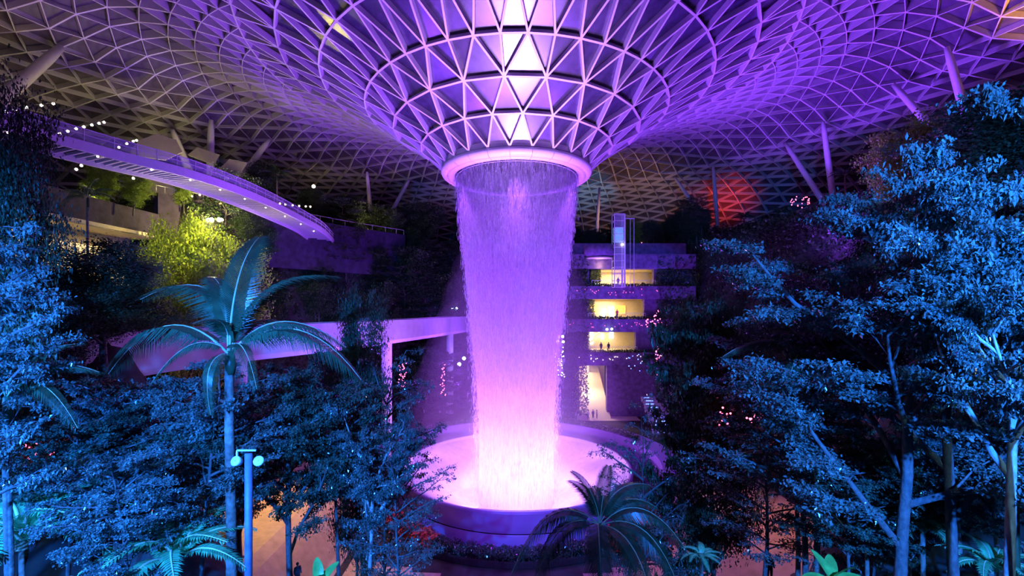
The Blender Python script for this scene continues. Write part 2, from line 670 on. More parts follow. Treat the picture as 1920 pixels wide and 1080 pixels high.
M_DROP = mat('water_drop', (.85, .85, .9), .3, var=.05, transl=.45)
POOLZ = 5.3
fall = thing('waterfall', 'round violet-lit curtain of water falling from the roof ring into the basin', 'waterfall', (CX, CY, POOLZ - .5))


def fall_r(h):      # radius of the curtain at height h above the basin water
    return float(np.interp(h, [-6, 2.5, 6, 12.5, 20, 25, 31.5, 36.5, 40.6], [5.3, 5.15, 5.2, 5.6, 6.4, 6.85, 7.6, 8.15, 8.5]))


hs = np.linspace(-5.0, 40.4, 44)
rg = np.random.default_rng(4)
for rr, nm in ((0, 'curtain'), (-.55, 'inner_curtain')):
    mb = MB().lathe([(fall_r(h) + rr, h) for h in hs], 128)
    v = np.concatenate(mb.v)
    a = np.arctan2(v[:, 1], v[:, 0])
    k = 1 + .012 * np.sin(a * 17 + rr * 9) + .01 * np.sin(a * 43 + 1 + v[:, 2] * .1)
    v[:, :2] *= k[:, None]
    o = obj(nm, npmesh(nm, v, np.concatenate(mb.f), M_WATER, True), fall)
# drops: short upright slivers scattered in the thickness of the curtain
n = 30000
h = -4.8 + 45 * rg.random(n) ** .9
a = rg.random(n) * 2 * math.pi
rr = np.interp(h, hs, [fall_r(q) for q in hs]) + rg.normal(0, .22, n) + np.abs(rg.normal(0, .5, n)) * np.clip(1 - h / 44, 0, 1) ** 1.2
ln = .25 + .9 * rg.random(n) ** 2
wd = .012 + .022 * rg.random(n)
c = np.stack([rr * np.cos(a), rr * np.sin(a), h + .2], -1)
tw = rg.random(n) * math.pi
sx_ = np.stack([np.cos(tw), np.sin(tw), 0 * tw], -1) * wd[:, None]
sy_ = np.stack([-np.sin(tw), np.cos(tw), 0 * tw], -1) * wd[:, None]
up = np.zeros((n, 3))
up[:, 2] = ln / 2
v = np.stack([c - up, c + sx_, c + sy_ * .9 - sx_ * .5, c - sy_ * .9 - sx_ * .5, c + up], 1).reshape(-1, 3)
b = np.arange(n)[:, None] * 5
f = np.concatenate([b + np.array([[0, 2, 1]]), b + np.array([[0, 3, 2]]), b + np.array([[0, 1, 3]]), b + np.array([[4, 1, 2]]), b + np.array([[4, 2, 3]]), b + np.array([[4, 3, 1]])])
obj('drops', npmesh('drops', v, f, M_DROP), fall, kind='stuff')

# mist
mv = bpy.data.materials.new('spray_mist')
mv.use_nodes = True
nt = mv.node_tree
nt.nodes.clear()
out = nt.nodes.new('ShaderNodeOutputMaterial')
vs = nt.nodes.new('ShaderNodeVolumeScatter')
vs.inputs['Color'].default_value = (.9, .9, .95, 1)
vs.inputs['Density'].default_value = .0026
vs.inputs['Anisotropy'].default_value = .1
nt.links.new(vs.outputs[0], out.inputs['Volume'])
MIST = True
if MIST:
    for k, (r1, r2, h) in enumerate(((10.5, 9.8, 38), (12, 11.2, 35), (13.5, 12.5, 31), (14.6, 14, 26), (15.3, 15.5, 20))):
        o = MB().lathe([(.01, 0), (r1 * .9, .3), (r1, 3), (r2, h * .35), (r2 * .93, h * .6), (r2 * .8, h * .8), (r2 * .5, h * .95), (.01, h + .3)], 48).obj('spray_mist', mv)
        o.location = (CX, CY, POOLZ + k * .01)
        tag(o, ['innermost tall', 'second tall', 'middle', 'faint wide', 'outermost low wide'][k] + ' violet spray hanging round the waterfall', 'mist', kind='stuff')

# ------------------------------------------------------------------ basin
M_FOAM = mat('foaming_water', (.80, .78, .84), .6, var=.08, scale=1.4, bump=.5)
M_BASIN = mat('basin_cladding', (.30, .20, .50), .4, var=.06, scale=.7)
basin = thing('fountain_basin', 'great round raised basin catching the waterfall, violet walls and foaming water', 'fountain', (CX, CY, 0.6))
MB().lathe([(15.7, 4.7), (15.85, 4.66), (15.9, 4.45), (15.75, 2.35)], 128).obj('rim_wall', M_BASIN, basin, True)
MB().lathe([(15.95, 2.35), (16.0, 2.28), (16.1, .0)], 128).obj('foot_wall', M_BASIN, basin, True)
MB().lathe([(15.72, 4.3), (15.72, 4.7), (15.3, 4.7), (15.25, 4.45), (14.6, 4.25)], 128).obj('rim', M_RING, basin, True)
MB().lathe([(14.75, 4.35), (14, 4.0), (12, 3.0), (9.5, 1.5), (7, .1), (5, -.7), (2, -1.0), (.02, -1.0)], 128).obj('water', M_FOAM, basin, True)
# ring path wall and hedge behind the basin
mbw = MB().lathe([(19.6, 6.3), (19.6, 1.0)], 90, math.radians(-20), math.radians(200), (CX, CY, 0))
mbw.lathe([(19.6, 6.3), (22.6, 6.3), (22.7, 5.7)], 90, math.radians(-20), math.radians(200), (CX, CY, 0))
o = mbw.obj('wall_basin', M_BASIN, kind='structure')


def leaf_arrays(rg, pts, l, wd_, tilt=.5, tip=None):
    """rhombic folded leaves at pts"""
    n = len(pts)
    a = rg.random(n) * 2 * math.pi
    el = rg.normal(-.15, tilt, n)
    d = np.stack([np.cos(a) * np.cos(el), np.sin(a) * np.cos(el), np.sin(el)], -1)
    s = np.stack([-np.sin(a), np.cos(a), rg.normal(0, tilt, n)], -1)
    s /= np.linalg.norm(s, axis=1)[:, None]
    nn = np.cross(d, s)
    L = (l * (.6 + .8 * rg.random(n)))[:, None]
    W = L * wd_
    v = np.stack([pts, pts + d * L * .45 + s * W + nn * W * .25, pts + d * L, pts + d * L * .45 - s * W + nn * W * .25], 1).reshape(-1, 3)
    f = np.arange(n * 4).reshape(n, 4)
    return v, f


def hedge_ring(name, r0, r1, z0, hh, a0, a1, n, leaf, m, label, seed):
    rg = np.random.default_rng(seed)
    a = np.radians(a0 + (a1 - a0) * rg.random(n))
    r = r0 + (r1 - r0) * rg.random(n)
    z = z0 + hh * rg.random(n) ** .6 * (1 + .12 * np.sin(a * 60))
    v, f = leaf_arrays(rg, np.stack([CX + r * np.cos(a), CY + r * np.sin(a), z], -1), leaf, .4)
    o = obj(name, npmesh(name, v, f, m))
    tag(o, label, 'hedge', kind='stuff')


hedge_ring('hedge', 16.9, 18.3, 1.0, 1.4, 232, 308, 9000, .22, M_LEAF, 'low clipped hedge curving along the front foot of the basin', 1)
hedge_ring('hedge', 19.8, 20.8, 6.2, .8, 20, 160, 8000, .22, M_LEAF, 'low hedge on the curved wall behind the basin', 2)
hedge_ring('hedge', 17, 19, 1.0, 1.8, 205, 240, 5000, .3, M_RED, 'red flowering shrubs along the left foot of the basin', 3)
hedge_ring('hedge', 17, 19, 1.0, 1.8, 302, 335, 5000, .3, M_RED, 'red flowering shrubs along the right foot of the basin', 4)
# picket edge in front of the near hedge
fen = thing('picket_edging', 'low dark picket edging in front of the basin hedge', 'fence', (CX, CY, .9))
for k in range(150):
    a = math.radians(236 + 68 * k / 149)
    MB().box((18.6 * math.cos(a), 18.6 * math.sin(a), .35), (.05, .12, .7), a).obj('picket', M_BLACK, fen)
MB().lathe([(18.63, .52), (18.67, .52), (18.67, .58), (18.63, .58), (18.63, .52)], 60, math.radians(236), math.radians(304)).obj('rail', M_BLACK, fen)

# ------------------------------------------------------------------ plants


def grow(rg, out, p, d, L, r, lev, spec):
    """recursive branch; out = dict(tubes, tips)"""
    sp = spec[lev]
    n = sp.get('seg', 4)
    pts = [np.array(p, float)]
    dr = np.array(d, float)
    dr /= np.linalg.norm(dr)
    for k in range(n):
        dr = dr + rg.normal(0, sp.get('wob', .12), 3) + np.array([0, 0, sp.get('lift', 0) / n])
        dr[2] *= sp.get('flat', 1)
        dr /= np.linalg.norm(dr)
        pts.append(pts[-1] + dr * L / n)
    rad = np.linspace(r, r * sp.get('taper', .5), n + 1)
    out['tubes'].append((pts, rad, sp.get('sides', 5)))
    if lev + 1 < len(spec):
        nx = spec[lev + 1]
        cnt = nx['n']
        P_ = np.array(pts)
        t = np.linspace(nx.get('from', .3), 1.0, cnt) + rg.normal(0, .02, cnt)
        ph = rg.random() * 6.28
        for q in range(cnt):
            tt = min(.999, max(0.01, t[q]))
            u = tt * n
            k = int(u)
            base = P_[k] + (P_[min(k + 1, n)] - P_[k]) * (u - k)
            tdir = P_[min(k + 1, n)] - P_[k]
            tdir /= np.linalg.norm(tdir)
            ref = np.array([0, 0, 1.0]) if abs(tdir[2]) < .85 else np.array([1.0, 0, 0])
            s1 = np.cross(tdir, ref)
            s1 /= np.linalg.norm(s1)
            s2 = np.cross(tdir, s1)
            if nx.get('planar'):
                side = s1 * (1 if q % 2 else -1) + s2 * rg.normal(0, .25)
            else:
                if nx.get('whorl'):
                    az = ph + 2 * math.pi * (q % nx['whorl']) / nx['whorl'] + (q // nx['whorl']) * .9
                else:
                    az = ph + q * 2.4
                side = s1 * math.cos(az) + s2 * math.sin(az)
            an = math.radians(nx.get('ang', 50) + rg.normal(0, 7))
            dd = tdir * math.cos(an) + side / np.linalg.norm(side) * math.sin(an)
            prof = nx.get('prof')
            Lc = nx['L'] * (prof(tt) if prof else 1) * (.8 + .4 * rg.random())
            grow(rg, out, base, dd, Lc, nx['r'] * (.6 + .4 * (Lc / nx['L'])), lev + 1, spec)
    else:
        for q in pts[1:]:
            out['tips'].append(q)


def make_tree(seed, spec, H, r, leaves, lsize, lw=.38, spread=(.3, .3, .1), bark=M_BARK, leafm=M_LEAF, tilt=.45, lean=(0, 0)):
    rg = np.random.default_rng(seed)
    out = dict(tubes=[], tips=[])
    grow(rg, out, (0, 0, -.5), (lean[0], lean[1], 1), H, r, 0, spec)
    mb = MB()
    for pts, rad, sd in out['tubes']:
        mb.tube(pts, rad, sd, False)
    tips = np.array(out['tips'])
    idx = rg.integers(0, len(tips), leaves)
    pts = tips[idx] + rg.normal(0, 1, (leaves, 3)) * np.array(spread)
    v, f = leaf_arrays(rg, pts, lsize, lw, tilt)
    tm = mb.mesh('trunk', bark, True)
    fm = npmesh('foliage', v, f, leafm)
    top = float(np.percentile(v[:, 2], 99.8))
    rad_ = float(np.percentile(np.hypot(v[:, 0], v[:, 1]), 96))
    return dict(trunk=tm, foliage=fm, top=top, rad=rad_)


def tri_count(spec):
    return 0


# tiered slender tree with flat sprays
def tiered(seed, H=10, leaves=15000, lsize=.13, bare=.3, L=2.4, **kw):
    spec = [dict(seg=8, wob=.035, taper=.25, sides=8),
            dict(n=26, **{'from': bare}, ang=62, L=L, r=.055, flat=.82, lift=.25, wob=.1, seg=5, whorl=4, sides=5, taper=.3,
                 prof=lambda t: .35 + .9 * math.sin(math.pi * min(1, .25 + (1 - t) * .8)) ** 1.2),
            dict(n=7, **{'from': .25}, ang=48, L=.9, r=.018, flat=.6, wob=.15, seg=3, planar=True, sides=3, taper=.4),
            dict(n=3, **{'from': .4}, ang=45, L=.38, r=.008, flat=.6, wob=.15, seg=2, planar=True, sides=3, taper=.5)]
    return make_tree(seed, spec, H, .15, leaves, lsize, spread=(.12, .12, .05), **kw)


def spreading(seed, H=9, leaves=26000, lsize=.15, n1=7, L1=5.5, fork=.45, **kw):
    spec = [dict(seg=6, wob=.04, taper=.55, sides=10),
            dict(n=n1, **{'from': fork}, ang=50, L=L1, r=.12, lift=.1, wob=.1, seg=6, sides=7, taper=.35,
                 prof=lambda t: .75 + .35 * (1 - abs(t - .7))),
            dict(n=7, **{'from': .3}, ang=48, L=2.2, r=.045, flat=.8, wob=.14, seg=4, planar=True, sides=5, taper=.35),
            dict(n=6, **{'from': .3}, ang=45, L=.9, r=.016, flat=.6, wob=.15, seg=3, planar=True, sides=3, taper=.4)]
    return make_tree(seed, spec, H, .25, leaves, lsize, spread=(.2, .2, .07), **kw)


def dense(seed, H=8, leaves=14000, lsize=.26, L1=3.2, **kw):
    spec = [dict(seg=5, wob=.06, taper=.35, sides=7),
            dict(n=13, **{'from': .28}, ang=52, L=L1, r=.09, lift=.5, wob=.12, seg=4, sides=5, taper=.35,
                 prof=lambda t: .5 + .7 * math.sin(math.pi * (.15 + .7 * t))),
            dict(n=6, **{'from': .35}, ang=50, L=1.3, r=.03, wob=.2, seg=3, sides=4, taper=.4)]
    return make_tree(seed, spec, H, .2, leaves, lsize, spread=(.42, .42, .34), tilt=.8, **kw)


T = {}
T['tier1'] = tiered(11, bare=.5, leafm=M_LEAFP, leaves=26000)
T['tier2'] = tiered(12, H=11, L=2.9, bare=.55, leafm=M_LEAF, leaves=30000, lsize=.14)
T['tier3'] = tiered(13, H=9, L=2.6, bare=.6, leafm=M_LEAFP, leaves=26000, bark=M_PALE, lsize=.15)
T['tierS'] = tiered(15, H=10, L=3.2, bare=.3, leafm=M_LEAFP, leaves=10000, lsize=.13)
T['tier4'] = tiered(14, H=10, L=2.3, bare=.3, leafm=M_LEAFD, leaves=15000)
T['spread1'] = spreading(21, leafm=M_LEAFP, leaves=50000, lsize=.13)
T['spread2'] = spreading(22, H=8, L1=4.2, fork=.6, leafm=M_LEAFP, bark=M_PALE, leaves=42000, lsize=.15)
T['spread3'] = spreading(23, H=9, L1=4.6, n1=8, fork=.4, leafm=M_LEAF, leaves=42000, lsize=.14)
T['dense1'] = dense(31, leafm=M_LEAFD)
T['dense2'] = dense(32, H=9, L1=2.6, leafm=M_LEAFD, lsize=.22, leaves=16000)
T['denseY'] = dense(33, H=8, L1=2.8, leafm=M_LEAFY, lsize=.2, leaves=18000)
T['dense3'] = dense(34, H=10, L1=2.8, leafm=M_LEAF, lsize=.26, leaves=16000)
T['denseN'] = dense(36, H=11, L1=2.4, leafm=M_LEAFD, lsize=.13, leaves=52000)
T['cone'] = tiered(35, H=9, L=2.2, bare=.12, leafm=M_LEAFD, leaves=22000, lsize=.2)


def place_tree(kind, px, d, ytop, label, cat='tree', group=None, sxy=1.0, wpx=None, rz=None, name='tree', x=None, lean=0, zb=None):
    X = (px - 960) / F * d if x is None else x
    zb = ground(X, d) - .1 if zb is None else zb
    zt = CAMZ - (ytop - 578) / F * d
    t = T[kind]
    s = (zt - zb) / t['top']
    if wpx:
        sxy = wpx / 2 / F * d / t['rad'] / s
    e = thing(name, label, cat, (X, d, zb), rz if rz is not None else random.random() * 6.28, group)
    e.scale = (s * sxy, s * sxy, s)
    if lean:
        e.rotation_euler = (0, lean, e.rotation_euler[2])
    obj('trunk', t['trunk'], e)
    obj('foliage', t['foliage'], e)
    return e


# ------------------------------------------------------------------ palms
def frond_mesh(seed, L=5.5, droop=1.6, leaf=.95, n=62, rise=1.2, side_droop=.5, wl=.045, m=M_PALM):
    """feather frond along +x, rachis and leaflets as two meshes"""
    rg = np.random.default_rng(seed)
    t = np.linspace(0, 1, 14)
    X = L * (t - .12 * t ** 3)
    Z = rise * 4 * t * (1 - t) * .5 + rise * t * .4 - droop * t ** 2.4
    pts = np.stack([X, 0 * t + .12 * np.sin(t * 3 + seed), Z], -1)
    mb = MB().tube(pts, np.linspace(.05, .01, 14), 5, False)
    rach = mb.mesh('midrib', M_RACH, True)
    V = []
    Fc = []
    nv = 0
    for sgn in (-1, 1):
        for k in range(n):
            u = .12 + .88 * (k + .5 * (sgn > 0)) / n
            if u > 1:
                continue
            p = np.array([np.interp(u, t, pts[:, q]) for q in range(3)])
            p2 = np.array([np.interp(min(1, u + .02), t, pts[:, q]) for q in range(3)])
            dr = p2 - p
            dr = dr / (np.linalg.norm(dr) + 1e-6) if np.linalg.norm(dr) > 1e-6 else np.array([1, 0, -.5])
            ll = leaf * (math.sin(math.pi * min(1, .15 + .82 * u)) ** .6) * (.92 + .16 * rg.random())
            sd = np.array([0, sgn, 0.0])
            out_ = dr * (.45 + .4 * u) + sd
            out_ /= np.linalg.norm(out_)
            q1 = p + out_ * ll * .5 + np.array([0, 0, .06 - side_droop * .15]) * ll
            q2 = p + out_ * ll * .85 + np.array([0, 0, -side_droop]) * ll * .75 + rg.normal(0, .02, 3)
            wv = dr * wl
            V += [p - wv * .4, p + wv * .4, q1 + wv * .6, q1 - wv * .6, q2]
            Fc += [[nv, nv + 1, nv + 2, nv + 3], [nv + 3, nv + 2, nv + 4, nv + 4]]
            nv += 5
    me = bpy.data.meshes.new('leaflets')
    me.from_pydata([tuple(q) for q in V], [], [tuple(dict.fromkeys(q)) for q in Fc])
    me.materials.append(m)
    return rach, me


FR = [frond_mesh(1, leaf=1.25, n=78, wl=.055, side_droop=.45), frond_mesh(2, droop=2.6, side_droop=.9, leaf=1.2, n=78, wl=.055), frond_mesh(3, droop=.5, rise=.9, side_droop=.2, leaf=1.4, n=74, wl=.045),
      frond_mesh(4, droop=3.8, rise=1.6, side_droop=.9, leaf=1.2, n=78, wl=.055)]


def palm(px, d, ycrown, label, fronds, s=1.0, trunk_r=.17, zb=None, name='feather_palm'):
    X = (px - 960) / F * d
    zb = ground(X, d) - .1 if zb is None else zb
    zc = CAMZ - (ycrown - 578) / F * d
    e = thing(name, label, 'palm', (X, d, zb))
    h = zc - zb
    mb = MB()
    k = 60
    pts = [(.05 * math.sin(q * .09), 0, h * q / k) for q in range(k + 1)]
    rad = [trunk_r * (1.12 - .3 * q / k) * (1.0 + (.07 if q % 2 else 0)) for q in range(k + 1)]
    mb.tube(pts, rad, 10)
    mb.obj('trunk', M_PALMB, e, True)
    MB().tube([(0, 0, h - .9), (0, 0, h - .5), (0, 0, h + .1)], [trunk_r * .8, trunk_r * 1.15, trunk_r * .7], 10).obj('crownshaft', M_PALM, e, True)
    for (az, pitch, typ, sc_) in fronds:
        r_, l_ = FR[typ]
        fo = obj('frond', l_, e)
        fo.location = (0, 0, h)
        fo.rotation_mode = 'ZYX'
        fo.rotation_euler = Matrix.Rotation(math.radians(az), 4, 'Z').to_euler('XYZ')
        mt = Matrix.Rotation(math.radians(az), 4, 'Z') @ Matrix.Rotation(-math.radians(pitch), 4, 'Y')
        fo.rotation_mode = 'XYZ'
        fo.rotation_euler = mt.to_euler('XYZ')
        fo.scale = (sc_ * s,) * 3
        obj('midrib', r_, fo)
    return e


# big palm on the left: azimuth 0 = right, 90 = away from the camera
palm(432, 19, 662, 'tall feather palm with broad blue-lit fronds, alone at left in front of the track bridge', [
    (172, 14, 1, 1.16), (158, 54, 3, 1.1), (80, 74, 2, 1.1), (140, 64, 0, .86), (12, 50, 0, 1.08), (8, 26, 1, .88), (-3, 13, 1, 1.08), (80, 30, 0, .7),
    (-86, 60, 3, .50), (-94, -30, 3, .45), (-150, 10, 3, .5), (-40, 8, 3, .5), (60, 60, 2, .6)], trunk_r=.2)
palm(1125, 21, 985, 'dark feather palm silhouetted against the bright basin, bottom centre', [
    (160, 62, 2, .55), (130, 50, 0, .5), (60, 66, 2, .55), (30, 45, 1, .65), (0, 15, 3, .75), (-30, 0, 3, .75), (180, 5, 3, .8), (205, -5, 3, .8), (-60, -10, 3, .8),
    (-100, 0, 3, .8), (20, 30, 1, .6), (90, 30, 1, .6)], trunk_r=.12)
palm(1530, 22, 690, 'feather palm with thin fronds behind the forked tree on the right', [
    (170, 30, 1, .8), (140, 50, 0, .8), (80, 70, 2, .7), (30, 45, 1, .8), (5, 20, 1, .8), (-40, 30, 3, .6), (-140, 25, 3, .7), (200, 0, 3, .7)], trunk_r=.13)
palm(1495, 26, 890, 'low feather palm on the right, its fronds in front of the orange paving', [
    (170, 30, 1, .75), (140, 50, 0, .8), (80, 70, 2, .7), (30, 45, 1, .8), (5, 20, 1, .8), (-40, 30, 3, .6), (-140, 25, 3, .7), (200, 0, 3, .7)], trunk_r=.12)
palm(15, 15, 745, 'feather palm at the left edge before the pale bridge parapet', [
    (15, 40, 1, .5), (50, 55, 0, .5), (-10, 15, 3, .5), (-60, 30, 3, .5), (120, 40, 1, .5), (200, 20, 3, .5)], trunk_r=.12)
palm(300, 24, 960, 'short feather palm among the trunks at lower left', [
    (170, 30, 1, .5), (140, 50, 0, .6), (80, 70, 2, .5), (30, 45, 1, .6), (5, 20, 1, .6), (-40, 30, 3, .6), (-140, 25, 3, .6), (200, 0, 3, .6)], trunk_r=.12)
palm(1465, 84, 402, 'violet-lit palm on the right crest below the column pair', [(k * 40, 20 + 25 * (k % 2), 1, .55) for k in range(9)], trunk_r=.15)
palm(1585, 74, 330, 'slim palm on the right crest beside the violet column pair', [(k * 40, 20 + 25 * (k % 2), 1, .5) for k in range(9)], trunk_r=.15)
palm(1395, 92, 410, 'small violet palm on the right slope, left of the crest palms', [(k * 40, 20 + 25 * (k % 2), 1, .5) for k in range(9)], trunk_r=.15)
palm(520, 80, 330, 'small dark palm on the park edge behind the footbridge', [(k * 40, 20 + 25 * (k % 2), 1, .6) for k in range(9)], trunk_r=.15)
palm(165, 46, 372, 'small dark palm standing against the purple parapet at left', [
    (170, 30, 1, .5), (140, 50, 0, .5), (80, 70, 2, .5), (30, 45, 1, .5), (5, 20, 1, .5), (-40, 30, 3, .5), (-140, 25, 3, .5), (200, 0, 3, .5)], trunk_r=.12)

# ------------------------------------------------------------------ near trees (photo pixel, depth, top)
NEAR = [
    # kind, px, depth, ytop, crown width in px, label
    ('tier2', 118, 19, 745, 280, 'slender leafy tree at the lower left corner, thin straight trunk'),
    ('tier3', 197, 21, 715, 290, 'pale-barked tree with a white-lit trunk, second from the lower left'),
    ('spread2', 318, 23, 715, 300, 'pale forked tree with a white-lit lower trunk, left of the tall palm'),
    ('tier1', 372, 20, 690, 280, 'tree with a smooth leaning blue trunk just left of the tall palm'),
    ('spread3', 545, 23, 668, 300, 'wide forked tree right of the blue lamp pole, branches spread low'),
    ('tier2', 640, 25, 690, 230, 'leafy tree between the forked tree and the basin, left of centre'),
    ('spread2', 690, 24, 750, 190, 'small pale forked tree below the bridge column'),
    ('tierS', 725, 27, 600, 210, 'slim tree of flat tiers standing before the bridge column'),
    ('tierS', 752, 24, 790, 210, 'thin tiered tree silhouetted on the left rim of the basin'),
    ('tier1', -20, 14, 430, 300, 'blue-lit tree at the left edge, crown at eye level'),
    ('denseN', -25, 20, 130, 190, 'tall dark tree at the upper left edge of the view'),
    ('denseN', 200, 29, 450, 235, 'broad dark round-crowned tree below the left parapet'),
    ('denseN', 95, 26, 500, 220, 'dark tree between the left edge and the broad round tree'),
    ('denseN', 665, 33, 545, 100, 'small dark tree in front of the curved bridge, right of the tall palm'),
    ('spread3', 60, 24, 680, 300, 'wide low tree behind the lower left trunks'),
    ('spread3', 450, 29, 690, 260, 'low spreading tree behind the tall palm trunk'),
    ('tier1', 250, 17, 840, 240, 'young leafy tree low in front at lower left'),
    ('cone', 1270, 33, 560, 150, 'dark bushy tree right of the basin, inner of the two'),
    ('denseN', 1345, 31, 560, 180, 'dark dense tree right of the basin, tall straight trunk'),
    ('tierS', 1215, 31, 735, 190, 'tiered tree reaching over the right rim of the basin'),
    ('spread1', 1672, 17, 440, 640, 'big forked tree on the right, thick trunk and wide flat crown'),
    ('spread2', 1900, 13, 170, 430, 'bright blue-leaved tree filling the upper right edge'),
    ('spread2', 1965, 12, 150, 430, 'bright crown cut by the upper right edge of the view'),
    ('spread1', 1800, 16, 285, 540, 'wide pale-leaved tree left of the one at the upper right edge'),
    ('denseN', 1870, 30, 185, 360, 'dark dense tree behind the bright crowns at the upper right'),
    ('spread3', 1600, 26, 355, 320, 'darker tree behind the big forked tree, crown rising above it'),
    ('tier1', 1515, 22, 600, 330, 'slim tree on the right with wide fine sprays, left of the forked tree'),
    ('tierS', 1430, 25, 710, 270, 'fine-leaved tree over the orange paving, right of the dark trees'),
    ('tier4', 1640, 21, 800, 180, 'dark slanting slim trunk beside the big forked tree'),
    ('spread2', 1712, 20, 800, 210, 'white-barked tree with a mottled trunk right of the big forked tree'),
    ('tier1', 1882, 18, 720, 280, 'pale slim tree near the lower right corner'),
    ('tier3', 1800, 24, 620, 320, 'tree with bright shredded leaves at the lower right'),
    ('spread3', 1850, 26, 560, 300, 'wide tree behind the lower right trunks'),
    ('tier2', 1590, 19, 850, 240, 'young tree low in front of the big forked trunk'),
]
for k, (kd, px, d, yt, wp, lb) in enumerate(NEAR):
    place_tree(kd, px, d, yt, lb, wpx=wp, rz=k * 1.7 + (2.2 if px == 1672 else 0))

# ------------------------------------------------------------------ tree ferns / banana at the bottom edge
FERN = frond_mesh(9, L=1.9, droop=.9, leaf=.42, n=30, rise=.5, side_droop=.15, wl=.05, m=mat('fern_leaf', (.10, .40, .16), .4, var=.3, transl=.3))


def fern(px, py, d, label, s=1.0, n=12):
    p = P(px, py, d)
    zb = ground(p.x, p.y) - .1
    e = thing('tree_fern', label, 'fern', (p.x, p.y, zb))
    h = max(.3, p.z - zb)
    MB().tube([(0, 0, 0), (.03, 0, h * .5), (0, 0, h)], [.11, .09, .08], 8).obj('stem', M_PALMB, e, True)
    for k in range(n):
        fo = obj('frond', FERN[1], e)
        mt = Matrix.Rotation(math.radians(360 / n * k + 8 * (k % 3)), 4, 'Z') @ Matrix.Rotation(-math.radians(22 + 14 * (k % 3)), 4, 'Y')
        fo.rotation_euler = mt.to_euler('XYZ')
        fo.location = (0, 0, h)
        fo.scale = (s,) * 3
        obj('midrib', FERN[0], fo)


fern(40, 1030, 17, 'large bright green tree fern in the lower left corner', 1.9)
fern(330, 1062, 18, 'teal-lit tree fern at the foot of the pale forked tree', 1.6)
fern(1315, 1050, 22, 'small umbrella-shaped tree fern on the violet paving', .55)
fern(1625, 1000, 21, 'bright green tree fern left of the big forked trunk', 1.0)
fern(1730, 1000, 19, 'green tree fern right of the big forked trunk', .9)
fern(1860, 1075, 17, 'low green fern in the lower right corner', .9)


def big_leaf(L, W, fold=.25, droop=.5):
    nu = 9
    v = []
    for i_ in range(nu):
        u = i_ / (nu - 1)
        ww = W * math.sin(math.pi * min(1, u * .93 + .05)) ** .6
        for s_ in (-1, -.5, 0, .5, 1):
            v.append((L * u, ww * s_, -droop * u * u + fold * abs(s_) * ww))
    f = [[i_ * 5 + q, i_ * 5 + q + 1, i_ * 5 + q + 6, i_ * 5 + q + 5] for i_ in range(nu - 1) for q in range(4)]
    return v, f


M_BAN = mat('banana_leaf', (.14, .45, .08), .35, var=.3, scale=2, transl=.3)


def banana(px, py, d, label, s=1.0, n=6, az0=0):
    p = P(px, py, d)
    zb = ground(p.x, p.y) - .1
    e = thing('banana_plant', label, 'plant', (p.x, p.y, zb))
    h = max(.3, p.z - zb)
    MB().tube([(0, 0, 0), (.02, 0, h * .5), (0, 0, h)], [.12, .10, .07], 8).obj('stem', M_PALM, e, True)
    v, f = big_leaf(1.8, .36)
    me = npmesh('leaf', v, f, M_BAN, True)
    for k in range(n):
        fo = obj('leaf', me, e)
        mt = Matrix.Rotation(math.radians(az0 + 360 / n * k), 4, 'Z') @ Matrix.Rotation(-math.radians(25 + 20 * (k % 3)), 4, 'Y')
        fo.rotation_euler = mt.to_euler('XYZ')
        fo.location = (0, 0, h)
        fo.scale = (s,) * 3


banana(598, 1100, 17, 'bright green broad-leaved banana plant at the bottom edge, left of the basin', .55)
banana(1560, 1090, 17, 'dark broad-leaved plant at the bottom edge beside the big forked trunk', .6)
banana(1905, 890, 16, 'single broad bright leaf plant at the right edge', .5)

# ------------------------------------------------------------------ forest on the slopes
rgf = random.Random(7)


def forest(n, a0, a1, r0, r1, kinds, label, group, hmin, hmax, avoid=None):
    placed = 0
    tries = 0
    while placed < n and tries < n * 40:
        tries += 1
        a = math.radians(rgf.uniform(a0, a1))      # 0 = +x, 90 = away
        r = rgf.uniform(r0, r1)
        x, y = CX + r * math.cos(a), CY + r * math.sin(a)
        if y < 30 or abs(x) / y > 1.25:
            continue
        if avoid and avoid(x, y):
            continue
        zb = ground(x, y)
        h = rgf.uniform(hmin, hmax)
        kd = rgf.choice(kinds)
        t = T[kd]
        s = h / t['top']
        look = {'dense1': 'dark round-crowned tree', 'dense2': 'dark upright bushy tree', 'cone': 'dark conical tree', 'tier4': 'open dark tree of flat tiers',
                'dense3': 'green leafy tree', 'denseY': 'yellow-green tree'}[kd]
        e = thing('tree', look + label, 'tree', (x, y, zb - .2), rgf.uniform(0, 6.28), look + 's, ' + group)
        e.scale = (s * rgf.uniform(.9, 1.3),) * 2 + (s,)
        obj('trunk', t['trunk'], e)
        obj('foliage', t['foliage'], e)
        placed += 1


def av(x, y):
    return (5 < x < 36 and y > 82) or math.hypot(x + 17, y - 75) < 4


forest(74, 91, 150, 35, 48, ['dense1', 'dense2', 'cone', 'tier4'], ' of the steep slope behind the track bridge', 'left of the waterfall', 7, 12, av)
forest(26, 80, 140, 48, 58, ['dense2', 'cone', 'dense1'], ' on the far crest left of the waterfall', 'trees on the far crest', 6, 10, av)
forest(66, -14, 52, 34, 50, ['dense1', 'cone', 'dense2', 'tier4', 'dense3'], ' of the terraced slope right of the waterfall', 'trees of the slope right of the waterfall', 5, 9, lambda x, y: av(x, y) or (math.hypot(x - CX, y - CY) > 42 and y < 92))
forest(18, 30, 70, 48, 60, ['dense1', 'dense2', 'cone'], ' along the crest right of the lift tower', 'trees on the right crest', 4, 7, lambda x, y: av(x, y) or (y > 88 and 1325 < 960 + F * x / y < 1430))
forest(22, 150, 200, 34, 46, ['dense1', 'dense2', 'dense3'], ' of the left slope below the purple parapets', 'trees of the left slope', 6, 10, av)

